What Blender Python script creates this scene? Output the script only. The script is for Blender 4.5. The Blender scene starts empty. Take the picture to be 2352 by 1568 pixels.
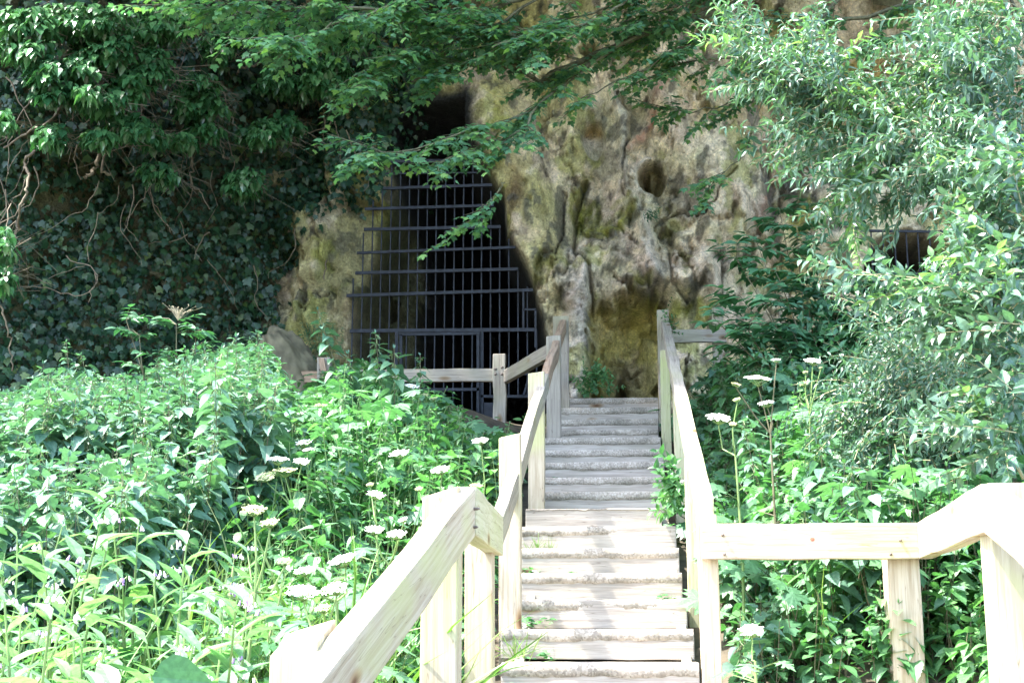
import bpy, bmesh, math, random
import numpy as np
from mathutils import Vector, Matrix, noise

random.seed(7)
rng = np.random.default_rng(11)
sc = bpy.context.scene
COL = sc.collection

# ------------------------------------------------------------------ camera frame (eye at the origin, stairs run along +Y)
W_, H_, F_, CX, CY = 2352.0, 1568.0, 3300.0, 1176.0, 784.0
PIT, YAW = math.radians(11.4), math.radians(4.06)
RT = np.array([math.cos(YAW), math.sin(YAW), 0.0])
FH = np.array([-math.sin(YAW), math.cos(YAW), 0.0])
UP = np.array([0.0, 0.0, 1.0])
FW = FH * math.cos(PIT) + UP * math.sin(PIT)
UC = UP * math.cos(PIT) - FH * math.sin(PIT)

def ray(px, py):
    return RT * ((px - CX) / F_) + UC * ((CY - py) / F_) + FW
def onY(px, py, Y):
    r = ray(px, py); return r * (Y / r[1])
def onZ(px, py, Z):
    r = ray(px, py); return r * (Z / r[2])
def proj(p):
    p = np.asarray(p, dtype=float)
    w = p @ FW
    return CX + F_ * (p @ RT) / w, CY - F_ * (p @ UC) / w

# ------------------------------------------------------------------ object helpers
def tag(o, label=None, cat=None, group=None, kind=None):
    if label: o['label'] = label
    if cat: o['category'] = cat
    if group: o['group'] = group
    if kind: o['kind'] = kind
    return o
def empty(name, loc=(0, 0, 0)):
    o = bpy.data.objects.new(name, None); COL.objects.link(o)
    o.location = Vector([float(v) for v in loc]); o.empty_display_size = .1
    return o
def put(o, parent=None):
    COL.objects.link(o)
    if parent is not None:
        base = Vector((0, 0, 0)); p = parent
        while p is not None:
            base += p.location if p.type == 'EMPTY' else Vector((0, 0, 0)); p = p.parent
        o.parent = parent
        if parent.type == 'EMPTY':
            o.matrix_parent_inverse = Matrix.Translation(-base)
    return o

class MB:
    """collects batches of triangles / quads; build() links them as ONE mesh"""
    def __init__(s): s.V = []; s.F = []; s.M = []; s.n = 0; s.C = []; s.lr = []
    def add(s, V, Fc, m=0):
        V = np.asarray(V, dtype=np.float32).reshape(-1, 3); Fc = np.asarray(Fc, dtype=np.int64)
        if len(V) == 0 or len(Fc) == 0: return
        s.V.append(V); s.F.append(Fc + s.n); s.M.append(np.full(len(Fc), m, dtype=np.int32)); s.n += len(V)
    def build(s, name, mats, parent=None, smooth=False):
        me = bpy.data.meshes.new(name)
        if s.n:
            V = np.concatenate(s.V)
            lt = np.concatenate([np.full(len(f), f.shape[1], dtype=np.int32) for f in s.F])
            L = np.concatenate([f.ravel() for f in s.F]).astype(np.int32)
            ls = np.concatenate([[0], np.cumsum(lt)[:-1]]).astype(np.int32)
            me.vertices.add(len(V)); me.vertices.foreach_set('co', V.ravel())
            me.loops.add(len(L)); me.loops.foreach_set('vertex_index', L)
            me.polygons.add(len(lt)); me.polygons.foreach_set('loop_start', ls); me.polygons.foreach_set('loop_total', lt)
            me.polygons.foreach_set('material_index', np.concatenate(s.M))
            me.polygons.foreach_set('use_smooth', np.full(len(lt), smooth, dtype=bool))
            me.update(calc_edges=True); me.validate()
        for m in (mats if isinstance(mats, (list, tuple)) else [mats]): me.materials.append(m)
        o = bpy.data.objects.new(name, me)
        return put(o, parent)

# ------------------------------------------------------------------ materials
def new_mat(name):
    m = bpy.data.materials.new(name); m.use_nodes = True
    nt = m.node_tree; b = nt.nodes['Principled BSDF']; return m, nt, b
def N(nt, t, **kw):
    n = nt.nodes.new(t)
    for k, v in kw.items():
        if k.startswith('_'): setattr(n, k[1:], v)
        else: n.inputs[k.replace('__', ' ')].default_value = v
    return n
def ramp(nt, fac, stops):
    r = nt.nodes.new('ShaderNodeValToRGB'); e = r.color_ramp.elements
    while len(e) < len(stops): e.new(.5)
    for i, (p, c) in enumerate(stops): e[i].position = p; e[i].color = (*c, 1)
    nt.links.new(fac, r.inputs[0]); return r.outputs[0]
def mixc(nt, a, b, fac, mode='MIX'):
    m = nt.nodes.new('ShaderNodeMix'); m.data_type = 'RGBA'; m.blend_type = mode
    for s, v in ((m.inputs[6], a), (m.inputs[7], b), (m.inputs[0], fac)):
        if isinstance(v, bpy.types.NodeSocket): nt.links.new(v, s)
        else: s.default_value = v if isinstance(v, (int, float)) else (*v, 1)
    return m.outputs[2]

def leaf_mat(name, cols, rough=.45, trans=.3, tcol=None, spec=.5, bump=True):
    m, nt, b = new_mat(name)
    g = nt.nodes.new('ShaderNodeNewGeometry')
    c = ramp(nt, g.outputs['Random Per Island'], [(i / max(1, len(cols) - 1), c) for i, c in enumerate(cols)])
    tc = nt.nodes.new('ShaderNodeTexCoord')
    nz = N(nt, 'ShaderNodeTexNoise', Scale=1.7, Detail=3.0); nt.links.new(tc.outputs['Object'], nz.inputs['Vector'])
    v = ramp(nt, nz.outputs['Fac'], [(.3, (.70, .76, .82)), (.7, (1.18, 1.18, 1.1))])
    c2 = mixc(nt, c, v, 1.0, 'MULTIPLY')
    n2 = N(nt, 'ShaderNodeTexNoise', Scale=60.0, Detail=2.0); nt.links.new(tc.outputs['Object'], n2.inputs['Vector'])
    v2 = ramp(nt, n2.outputs['Fac'], [(.35, (.8, .82, .8)), (.65, (1.15, 1.12, 1.1))])
    c3 = mixc(nt, c2, v2, 1.0, 'MULTIPLY')
    nt.links.new(c3, b.inputs['Base Color'])
    b.inputs['Roughness'].default_value = rough
    b.inputs['Specular IOR Level'].default_value = spec
    if bump:
        bp = N(nt, 'ShaderNodeBump', Strength=.35, Distance=.004); nt.links.new(n2.outputs['Fac'], bp.inputs['Height'])
        nt.links.new(bp.outputs[0], b.inputs['Normal'])
    t = nt.nodes.new('ShaderNodeBsdfTranslucent')
    tcc = mixc(nt, c3, tcol or (1.2, 1.6, .8), 1.0, 'MULTIPLY'); nt.links.new(tcc, t.inputs[0])
    mx = nt.nodes.new('ShaderNodeMixShader'); mx.inputs[0].default_value = trans
    nt.links.new(b.outputs[0], mx.inputs[1]); nt.links.new(t.outputs[0], mx.inputs[2])
    nt.links.new(mx.outputs[0], nt.nodes['Material Output'].inputs[0])
    return m

def plain_mat(name, col, rough=.6, var=.25, scale=8.0, metal=0.0, bump=.2):
    m, nt, b = new_mat(name)
    tc = nt.nodes.new('ShaderNodeTexCoord')
    nz = N(nt, 'ShaderNodeTexNoise', Scale=scale, Detail=5.0); nt.links.new(tc.outputs['Object'], nz.inputs['Vector'])
    lo = tuple(x * (1 - var) for x in col); hi = tuple(min(1, x * (1 + var)) for x in col)
    c = ramp(nt, nz.outputs['Fac'], [(.3, lo), (.7, hi)]); nt.links.new(c, b.inputs['Base Color'])
    b.inputs['Roughness'].default_value = rough; b.inputs['Metallic'].default_value = metal
    bp = N(nt, 'ShaderNodeBump', Strength=bump, Distance=.01); nt.links.new(nz.outputs['Fac'], bp.inputs['Height'])
    nt.links.new(bp.outputs[0], b.inputs['Normal'])
    return m

def wood_mat(name, base, grain, stain=(.33, .34, .12), stain_amt=.35, knots=True, rough=.75):
    """grain runs along the timber's own X axis"""
    m, nt, b = new_mat(name)
    tc = nt.nodes.new('ShaderNodeTexCoord'); oi = nt.nodes.new('ShaderNodeObjectInfo')
    mul = N(nt, 'ShaderNodeVectorMath', _operation='SCALE'); mul.inputs['Scale'].default_value = 17.0
    nt.links.new(oi.outputs['Location'], mul.inputs[0])
    ad = N(nt, 'ShaderNodeVectorMath', _operation='ADD')
    nt.links.new(tc.outputs['Object'], ad.inputs[0]); nt.links.new(mul.outputs[0], ad.inputs[1])
    mp = nt.nodes.new('ShaderNodeMapping'); mp.inputs['Scale'].default_value = (2.2, 55, 55)
    nt.links.new(ad.outputs[0], mp.inputs[0])
    # knots bend the grain
    vo = N(nt, 'ShaderNodeTexVoronoi', Scale=1.0); 
    mpk = nt.nodes.new('ShaderNodeMapping'); mpk.inputs['Scale'].default_value = (2.2, 6, 6)
    nt.links.new(ad.outputs[0], mpk.inputs[0]); nt.links.new(mpk.outputs[0], vo.inputs['Vector'])
    g1 = N(nt, 'ShaderNodeTexNoise', Scale=1.0, Detail=6.0, Roughness=.62, Distortion=.6); nt.links.new(mp.outputs[0], g1.inputs['Vector'])
    c = ramp(nt, g1.outputs['Fac'], [(.3, grain), (.47, tuple((x + y) / 2 for x, y in zip(base, grain))), (.58, base)])
    if knots:
        k = ramp(nt, vo.outputs['Distance'], [(.05, (.30, .17, .1)), (.13, (.8, .66, .5)), (.2, (1, 1, 1))])
        c = mixc(nt, c, k, 1.0, 'MULTIPLY')
    lf = N(nt, 'ShaderNodeTexNoise', Scale=2.3, Detail=4.0); nt.links.new(ad.outputs[0], lf.inputs['Vector'])
    sf = ramp(nt, lf.outputs['Fac'], [(.48, (0, 0, 0)), (.68, (stain_amt,) * 3)])
    sv = nt.nodes.new('ShaderNodeRGBToBW'); nt.links.new(sf, sv.inputs[0])
    c = mixc(nt, c, stain, sv.outputs[0])
    # drying cracks
    mp2 = nt.nodes.new('ShaderNodeMapping'); mp2.inputs['Scale'].default_value = (1.2, 30, 30); nt.links.new(ad.outputs[0], mp2.inputs[0])
    cr = N(nt, 'ShaderNodeTexNoise', Scale=1.0, Detail=2.0, Distortion=.2); nt.links.new(mp2.outputs[0], cr.inputs['Vector'])
    ab = N(nt, 'ShaderNodeMath', _operation='SUBTRACT'); nt.links.new(cr.outputs['Fac'], ab.inputs[0]); ab.inputs[1].default_value = .5
    ab2 = N(nt, 'ShaderNodeMath', _operation='ABSOLUTE'); nt.links.new(ab.outputs[0], ab2.inputs[0])
    ck = ramp(nt, ab2.outputs[0], [(.0, (.35, .3, .25)), (.006, (1, 1, 1))])
    c = mixc(nt, c, ck, .7, 'MULTIPLY')
    nt.links.new(c, b.inputs['Base Color']); b.inputs['Roughness'].default_value = rough
    b.inputs['Specular IOR Level'].default_value = .3
    bp = N(nt, 'ShaderNodeBump', Strength=.5, Distance=.004); nt.links.new(g1.outputs['Fac'], bp.inputs['Height'])
    nt.links.new(bp.outputs[0], b.inputs['Normal'])
    return m

M = {}
M['wood_pale'] = wood_mat('pale_sawn_pine', (.45, .385, .285), (.30, .235, .15), stain=(.40, .42, .17), stain_amt=.6)
M['wood_grey'] = wood_mat('weathered_grey_timber', (.30, .27, .22), (.18, .15, .12), stain=(.25, .25, .13), stain_amt=.4)
M['wood_green'] = wood_mat('greenish_treated_pine', (.44, .42, .28), (.33, .31, .18), stain=(.36, .40, .15), stain_amt=.6)
M['wood_brown'] = wood_mat('hand_worn_brown_timber', (.34, .24, .16), (.17, .11, .07), stain=(.24, .22, .15), stain_amt=.3)
M['wood_step'] = wood_mat('worn_step_timber', (.42, .375, .32), (.25, .215, .18), stain=(.2, .2, .15), stain_amt=.35, rough=.85)

# gritty anti-slip coat
m, nt, b = new_mat('grit_coat'); M['grit'] = m
tc = nt.nodes.new('ShaderNodeTexCoord')
vo = N(nt, 'ShaderNodeTexVoronoi', Scale=95.0); nt.links.new(tc.outputs['Object'], vo.inputs['Vector'])
nz = N(nt, 'ShaderNodeTexNoise', Scale=6.0, Detail=5.0); nt.links.new(tc.outputs['Object'], nz.inputs['Vector'])
bw = nt.nodes.new('ShaderNodeRGBToBW'); nt.links.new(vo.outputs['Color'], bw.inputs[0])
c = ramp(nt, bw.outputs[0], [(.15, (.25, .22, .185)), (.5, (.35, .31, .26)), (.8, (.44, .40, .35))])
c = mixc(nt, c, ramp(nt, nz.outputs['Fac'], [(.35, (.62, .62, .58)), (.6, (1.1, 1.08, 1.05))]), 1.0, 'MULTIPLY')
nt.links.new(c, b.inputs['Base Color']); b.inputs['Roughness'].default_value = .9
bp = N(nt, 'ShaderNodeBump', Strength=.5, Distance=.004); nt.links.new(bw.outputs[0], bp.inputs['Height']); nt.links.new(bp.outputs[0], b.inputs['Normal'])

M['iron'] = plain_mat('galvanised_iron', (.018, .022, .030), rough=.8, var=.5, scale=14, metal=.0)
M['bolt'] = plain_mat('bolt_steel', (.16, .13, .11), rough=.5, var=.3, scale=40, metal=.6)
M['ground'] = plain_mat('leafy_soil', (.07, .055, .035), rough=.95, var=.5, scale=9, bump=.8)
M['bark'] = plain_mat('mossy_bark', (.10, .095, .05), rough=.9, var=.5, scale=30, bump=.8)
M['ivybark'] = plain_mat('ivy_bark', (.15, .12, .08), rough=.85, var=.35, scale=25, bump=.6)
M['stem_green'] = plain_mat('green_stem', (.14, .22, .06), rough=.6, var=.35, scale=12)
M['stem_dark'] = plain_mat('dark_stem', (.10, .09, .045), rough=.7, var=.4, scale=12)
M['twig'] = plain_mat('tan_twig', (.22, .20, .10), rough=.7, var=.35, scale=14)
M['nettle'] = leaf_mat('nettle_leaf', [(.06, .13, .085), (.09, .185, .125), (.13, .245, .165), (.08, .165, .11), (.11, .22, .10)], rough=.52, trans=.24, spec=.4)
M['tassel'] = leaf_mat('nettle_tassel', [(.12, .18, .08), (.18, .24, .11)], rough=.7, trans=.2, bump=False)
M['ivy'] = leaf_mat('ivy_leaf', [(.012, .040, .022), (.020, .058, .028), (.030, .080, .035), (.016, .05, .028), (.018, .055, .025), (.08, .13, .035)], rough=.38, trans=.14, spec=.4)
M['ivy2'] = leaf_mat('ivy_bush_leaf', [(.03, .10, .04), (.055, .15, .055), (.09, .20, .075)], rough=.25, trans=.2, spec=.8)
M['maple'] = leaf_mat('field_maple_leaf', [(.06, .15, .08), (.09, .20, .11), (.13, .26, .12), (.20, .33, .09)], rough=.42, trans=.38)
M['shrub'] = leaf_mat('dogwood_leaf', [(.05, .11, .07), (.08, .155, .10), (.115, .20, .125), (.07, .135, .08)], rough=.34, trans=.25, spec=.6)
M['shrub_y'] = leaf_mat('young_dogwood_leaf', [(.11, .20, .08), (.16, .27, .10), (.19, .30, .10)], rough=.4, trans=.4)
M['elder'] = leaf_mat('elder_leaf', [(.035, .115, .055), (.055, .15, .07), (.075, .19, .08)], rough=.5, trans=.25)
M['herb'] = leaf_mat('undergrowth_leaf', [(.05, .145, .055), (.085, .21, .08), (.13, .28, .10), (.07, .17, .07)], rough=.45, trans=.32)
M['hog'] = leaf_mat('hogweed_leaf', [(.06, .15, .075), (.09, .21, .10), (.13, .26, .12)], rough=.5, trans=.28)
M['comfrey'] = leaf_mat('comfrey_leaf', [(.11, .22, .12), (.16, .28, .15), (.20, .34, .11)], rough=.38, trans=.38)
M['grass'] = leaf_mat('grass_blade', [(.09, .19, .03), (.14, .24, .05), (.22, .24, .10)], rough=.5, trans=.35, bump=False)
M['umbel'] = plain_mat('white_umbel_floret', (.78, .77, .68), rough=.7, var=.1, scale=60)
M['umbel_g'] = plain_mat('fading_umbel_floret', (.45, .46, .22), rough=.7, var=.25, scale=60)
M['bell'] = plain_mat('pale_comfrey_bell', (.72, .62, .66), rough=.6, var=.15, scale=60)
M['bell_p'] = plain_mat('violet_comfrey_bell', (.45, .26, .55), rough=.6, var=.2, scale=60)
M['dead'] = plain_mat('dry_seed_head', (.30, .25, .16), rough=.8, var=.3, scale=30)

# ------------------------------------------------------------------ leaf templates (x across, y along, z up, length 1)
def outline_leaf(right, curl=.12, fold=.10):
    """right: list of (y, halfwidth) from base to tip; midrib folded"""
    V = []; Fc = []
    ys = [r[0] for r in right]
    for y, w in right:
        V.append((0, y, -curl * y * y)); V.append((w, y, fold * w * 2 - curl * y * y)); V.append((-w, y, fold * w * 2 - curl * y * y))
    for i in range(len(right) - 1):
        a, b_ = i * 3, (i + 1) * 3
        Fc += [(a, a + 1, b_ + 1), (a, b_ + 1, b_), (a, b_, b_ + 2), (a, b_ + 2, a + 2)]
    return np.array(V, float), np.array(Fc)
def fan_leaf(pts, c=(0, .42), curl=.12, cup=.05):
    V = [(c[0], c[1], 0)] + [(x, y, -curl * y * abs(y) - cup * x * x * 4) for x, y in pts]
    n = len(pts); Fc = [(0, 1 + i, 1 + (i + 1) % n) for i in range(n)]
    return np.array(V, float), np.array(Fc)
def mirror(pts):
    return pts + [(-x, y) for x, y in reversed(pts) if abs(x) > 1e-6]
T = {}
T['ovate'] = outline_leaf([(0, .0), (.12, .17), (.32, .27), (.55, .24), (.8, .12), (1, 0)], .22, .14)
T['narrow'] = outline_leaf([(0, .0), (.15, .10), (.4, .17), (.65, .15), (.85, .07), (1, 0)], .45, .25)
T['long'] = outline_leaf([(0, .02), (.1, .05), (.3, .14), (.55, .15), (.8, .08), (1, 0)], .35, .2)
T['blade'] = outline_leaf([(0, .012), (.4, .014), (.75, .008), (1, 0)], .55, .3)
T['nettle'] = outline_leaf([(0, .10), (.04, .24), (.11, .32), (.15, .29), (.22, .335), (.26, .29), (.34, .31), (.38, .26), (.47, .275), (.52, .215), (.61, .22), (.66, .16), (.76, .15), (.82, .09), (1, 0)], .25, .12)
T['ivy'] = fan_leaf(mirror([(0, 0), (.16, -.06), (.42, .05), (.34, .22), (.52, .42), (.26, .52), (.14, .70), (0, 1.0)]), (0, .3), .15, .06)
T['ivyo'] = outline_leaf([(0, .0), (.1, .2), (.3, .30), (.55, .22), (.8, .1), (1, 0)], .15, .12)
T['maple'] = fan_leaf(mirror([(0, 0), (.22, -.04), (.40, .0), (.36, .12), (.58, .36), (.40, .42), (.42, .50), (.20, .48), (.22, .74), (.13, .76), (0, 1.0)]), (0, .3), .12, .05)
T['hog'] = fan_leaf(mirror([(0, .05), (.18, -.08), (.42, -.05), (.36, .06), (.60, .16), (.52, .28), (.66, .46), (.44, .42), (.48, .62), (.32, .56), (.26, .44), (.20, .60), (.30, .78), (.16, .78), (0, 1.0)]), (0, .3), .2, .05)
T['cut'] = fan_leaf(mirror([(0, .0), (.10, .10), (.34, .02), (.30, .16), (.48, .26), (.26, .30), (.12, .26), (.16, .44), (.38, .50), (.30, .60), (.14, .54), (.20, .74), (.10, .76), (0, 1.0)]), (0, .3), .2, .05)

class Leaves:
    def __init__(s): s.d = {}
    def add(s, kind, mat, p, d, n, size, w=1.0, c=1.0):
        s.d.setdefault((kind, mat), []).append((p[0], p[1], p[2], d[0], d[1], d[2], n[0], n[1], n[2], size, w, c))
    def addmany(s, kind, mat, P, D, Nn, S, w=None, c=None):
        n = len(P); w = np.ones(n) if w is None else w; c = np.ones(n) if c is None else c
        A = np.concatenate([P, D, Nn, np.reshape(S, (-1, 1)), np.reshape(w, (-1, 1)), np.reshape(c, (-1, 1))], 1)
        s.d.setdefault((kind, mat), []).extend(map(tuple, A))
    def flush(s, mb, matidx):
        for (kind, mat), L in s.d.items():
            A = np.array(L); P, D, Nn = A[:, 0:3], A[:, 3:6], A[:, 6:9]
            D = D / (np.linalg.norm(D, axis=1, keepdims=True) + 1e-9)
            X = np.cross(D, Nn); X /= (np.linalg.norm(X, axis=1, keepdims=True) + 1e-9)
            Z = np.cross(X, D)
            TV, TF = T[kind]
            k = len(TV)
            S = A[:, 9][:, None, None]
            Vw = P[:, None] + S * (X[:, None] * (TV[None, :, 0:1] * A[:, 10][:, None, None]) + D[:, None] * TV[None, :, 1:2] + Z[:, None] * (TV[None, :, 2:3] * A[:, 11][:, None, None]))
            Fc = TF[None] + (np.arange(len(A)) * k)[:, None, None]
            mb.add(Vw.reshape(-1, 3), Fc.reshape(-1, 3), matidx[mat])

def tube(mb, pts, radii, sides=4, m=0):
    pts = np.array(pts, float); n = len(pts)
    if n < 2: return
    t = np.gradient(pts, axis=0); t /= (np.linalg.norm(t, axis=1, keepdims=True) + 1e-9)
    ref = np.array([0.31, .17, .93]); 
    if abs(t.mean(0) @ ref) > .9: ref = np.array([.95, .2, .1])
    u = np.cross(t, ref); u /= (np.linalg.norm(u, axis=1, keepdims=True) + 1e-9); v = np.cross(t, u)
    a = np.arange(sides) * 2 * math.pi / sides
    r = np.array(radii, float)[:, None, None] if np.ndim(radii) else np.full((n, 1, 1), radii)
    V = pts[:, None] + r * (u[:, None] * np.cos(a)[None, :, None] + v[:, None] * np.sin(a)[None, :, None])
    i = np.arange(n - 1)[:, None] * sides; j = np.arange(sides)[None]; j2 = (j + 1) % sides
    Fc = np.stack([i + j, i + j2, i + sides + j2, i + sides + j], -1).reshape(-1, 4)
    mb.add(V.reshape(-1, 3), Fc, m)

def unit(v):
    v = np.array(v, float); return v / (np.linalg.norm(v) + 1e-9)
def rnd3(s=1.0): return rng.normal(0, s, 3)
def smooth(a, b, x):
    t = np.clip((x - a) / (b - a), 0, 1); return t * t * (3 - 2 * t)
def polyinterp(x, pts):
    return np.interp(x, [p[0] for p in pts], [p[1] for p in pts])

# ------------------------------------------------------------------ ground
C0, A0, R0_, TS = 14.312, -.310, .3329, .50      # fitted run of the stairs, tread depth .5 m
def stairz(y): return (A0 + R0_ * (y / TS - C0)) * TS       # nosing line
STOP_Y = (C0 + 15) * TS; TOPZ = stairz(STOP_Y)
LANDZ = stairz(C0 * TS) - .17
def groundz(x, y):
    x = np.asarray(x, float); y = np.asarray(y, float)
    st = np.where(y < 5.3, LANDZ - .35 * (5.3 - y), np.where(y < 7.15, LANDZ, stairz(np.minimum(y, STOP_Y)) - .17))
    st = np.maximum(st, -1.75) - .10
    left = np.clip(-.80 + .30 * (y - 4.0), -1.9, 2.2)
    right = np.clip(-.95 + .345 * (y - 5.5) + .16 * (x - .6), -1.9, 2.6)
    wl = smooth(-.75, -1.6, x); wr = smooth(.62, 1.3, x) * smooth(6.6, 7.6, y)
    z = st * (1 - wl - wr) + left * wl + right * wr
    return z
xs = np.linspace(-14, 14, 141); ys = np.linspace(-6, 17, 116)
XX, YY = np.meshgrid(xs, ys); ZZ = groundz(XX, YY)
ZZ = ZZ + np.array([[noise.noise(Vector((x * .9, y * .9, 3.1))) * .10 for x in xs] for y in ys]) * (np.abs(XX + .06) > .8)
V = np.stack([XX, YY, ZZ], -1).reshape(-1, 3)
def gridfaces(ny, nx):
    i = np.arange(ny - 1)[:, None] * nx; j = np.arange(nx - 1)[None]
    return np.stack([i + j, i + j + 1, i + nx + j + 1, i + nx + j], -1).reshape(-1, 4)
mb = MB(); mb.add(V, gridfaces(len(ys), len(xs)))
# far apron so that the ground reaches well behind the camera
mb.add([(-60, -60, -2.2), (60, -60, -2.2), (60, -5.8, -1.9), (-60, -5.8, -1.9)], [(0, 1, 2, 3)])
tag(mb.build('ground', M['ground'], smooth=True), kind='structure')

# ------------------------------------------------------------------ cliff
def inpoly_sd(px, py, poly):
    """signed distance, positive inside"""
    poly = np.array(poly, float); n = len(poly)
    d = np.full(px.shape, 1e9); ins = np.zeros(px.shape, bool)
    for i in range(n):
        a = poly[i]; b_ = poly[(i + 1) % n]; e = b_ - a
        wx, wy = px - a[0], py - a[1]
        t = np.clip((wx * e[0] + wy * e[1]) / (e @ e), 0, 1)
        d = np.minimum(d, np.hypot(wx - t * e[0], wy - t * e[1]))
        c = ((a[1] > py) != (b_[1] > py)) & (px < (b_[0] - a[0]) * (py - a[1]) / (b_[1] - a[1] + 1e-12) + a[0])
        ins ^= c
    return np.where(ins, d, -d)
def linedist(px, py, pl):
    d = np.full(px.shape, 1e9)
    for i in range(len(pl) - 1):
        a = np.array(pl[i], float); b_ = np.array(pl[i + 1], float); e = b_ - a
        wx, wy = px - a[0], py - a[1]
        t = np.clip((wx * e[0] + wy * e[1]) / (e @ e), 0, 1)
        d = np.minimum(d, np.hypot(wx - t * e[0], wy - t * e[1]))
    return d
def gau(px, py, f): return np.exp(-(((px - f[0]) / f[2]) ** 2 + ((py - f[1]) / f[3]) ** 2))

CAVE = [(880, 240), (940, 200), (1055, 195), (1068, 330), (1112, 385), (1148, 440), (1156, 530), (1188, 580), (1212, 640), (1240, 720), (1252, 800), (1250, 905), (1200, 1010), (900, 1010), (800, 960), (795, 790), (806, 680), (815, 620), (845, 520), (862, 450), (882, 375)]
CORE = [(900, 250), (950, 215), (1052, 205), (1068, 330), (1112, 385), (1148, 440), (1156, 530), (1188, 585), (1212, 640), (1240, 720), (1252, 800), (1250, 925), (1100, 1010), (915, 1010), (908, 790), (918, 690), (928, 600), (926, 520), (912, 440), (896, 380), (885, 310)]
NICHE = [(1347, 930), (1344, 790), (1346, 690), (1368, 655), (1420, 668), (1455, 640), (1490, 672), (1530, 668), (1560, 720), (1530, 760), (1528, 930)]
CLEFT = [(1434, 800), (1460, 925), (1396, 925)]
CLEFT2 = [(1350, 815), (1366, 800), (1376, 870), (1350, 900)]
RCAVE = [(1990, 600), (2010, 545), (2080, 515), (2190, 535), (2250, 600), (2220, 700), (1990, 690)]
BUMP = [(1205, 480, 62, 150, .55), (1120, 270, 60, 120, .35), (1250, 600, 60, 55, .35), (1285, 655, 50, 45, .30), (1230, 290, 70, 110, .25),
        (1400, 570, 60, 60, .22), (1385, 480, 50, 50, -.20), (1372, 385, 50, 45, -.18), (1545, 625, 70, 42, .60), (1500, 560, 50, 60, .2), (1600, 520, 60, 80, .25),
        (1640, 400, 60, 110, .25), (1730, 560, 60, 90, .15), (1580, 300, 60, 80, .2), (1700, 300, 60, 100, .2), (1610, 640, 40, 60, .25), (1560, 250, 50, 100, .15),
        (690, 600, 34, 130, .40), (738, 520, 26, 60, .30), (650, 760, 60, 50, .25), (1440, 660, 50, 24, .25), (1850, 520, 60, 120, .25), (1900, 250, 180, 130, -.5), (1800, 150, 120, 90, -.3), (1830, 640, 70, 80, -.15),
        (1330, 490, 18, 60, -.22), (1316, 560, 14, 60, -.15), (1560, 690, 30, 30, .12), (1650, 700, 25, 90, .12), (1580, 860, 50, 60, .2)]
RIDGE = [([(1415, 200), (1420, 260), (1432, 330), (1446, 400), (1480, 480), (1490, 560), (1512, 640)], 13, .20), ([(1318, 560), (1330, 650), (1328, 800), (1318, 920)], 22, .32),
         ([(1300, 180), (1318, 260), (1312, 330)], 12, .14), ([(1545, 160), (1500, 240), (1452, 330)], 16, .16), ([(1620, 560), (1636, 640), (1640, 720)], 12, .16),
         ([(1760, 330), (1740, 420), (1700, 520), (1670, 600)], 18, .18), ([(700, 470), (672, 570), (664, 690), (690, 760)], 14, .14), ([(1478, 100), (1490, 180), (1530, 230)], 12, .12)]
CREASE = [([(1330, 390), (1316, 470), (1322, 560), (1345, 650), (1360, 700)], 5, .22), ([(1292, 415), (1284, 470), (1268, 560), (1258, 595)], 4, .12), ([(1310, 545), (1300, 600), (1290, 640)], 3, .08),
          ([(1420, 500), (1452, 520), (1480, 560)], 4, .1), ([(1700, 380), (1640, 450), (1560, 480), (1500, 490)], 4, .12), ([(1545, 560), (1550, 640), (1580, 680)], 5, .14), ([(1656, 560), (1650, 640), (1652, 720)], 4, .12),
          ([(1240, 250), (1252, 320), (1262, 380)], 3, .1), ([(1800, 400), (1790, 470), (1740, 520), (1700, 600)], 6, .14), ([(1410, 620), (1440, 640), (1480, 650)], 4, .1), ([(1440, 300), (1434, 380), (1456, 440)], 4, .14),
          ([(1395, 700), (1440, 690), (1470, 720)], 3, .05), ([(1380, 800), (1440, 790), (1460, 815), (1480, 800)], 4, .08), ([(730, 470), (720, 600), (742, 610)], 4, .1)]

cx_ = np.concatenate([np.linspace(-14, -7.2, 24)[:-1], np.arange(-7.2, -4.0, .05), np.arange(-4.0, 2.4, .021), np.arange(2.4, 6.0, .05), np.linspace(6.0, 14, 24)])
cz_ = np.concatenate([np.linspace(-2.4, 1.6, 22)[:-1], np.arange(1.6, 7.7, .021)])
XX, ZZ = np.meshgrid(cx_, cz_)
PX, PY = proj(np.stack([XX, np.full(XX.shape, 16.0), ZZ], -1))
shp = XX.shape
def nfield(sx, sz, off, oct_=3):
    out = np.empty(shp); f = noise.fractal
    for i in range(shp[0]):
        z = cz_[i] * sz
        out[i] = [f(Vector((x * sx, off, z)), 1.0, 2.0, oct_) for x in cx_]
    return out
n_big = nfield(.9, .55, 1.3, 4); n_drape = nfield(3.6, 1.9, 7.7, 4); n_fine = nfield(9.0, 7.0, 17.1, 4); n_col = nfield(2.2, 1.3, 31.0, 5); n_col2 = nfield(6.0, 3.0, 51.0, 4); n_moss = nfield(1.6, 1.6, 81.0, 5)
def vfield(sx, sz, off, wob):
    out = np.empty(shp); cr = np.empty(shp); fa = np.empty(shp)
    for i in range(shp[0]):
        for j in range(shp[1]):
            q_ = Vector((cx_[j] * sx + wob * n_drape[i, j], off, cz_[i] * sz + wob * n_col2[i, j]))
            ds, ps = noise.voronoi(q_)
            out[i, j] = ds[0]; cr[i, j] = ds[1] - ds[0]; fa[i, j] = (q_ - ps[0]).dot(noise_random(ps[0])) + .5 * noise_random(ps[0] * 1.7)[0]
    return out, cr, fa
def _rv(p):
    g = noise.noise_vector(p * 7.31 + Vector((3.3, 1.7, 9.1))); return g * 2.0
class _N: pass
noise_random = _rv
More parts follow.
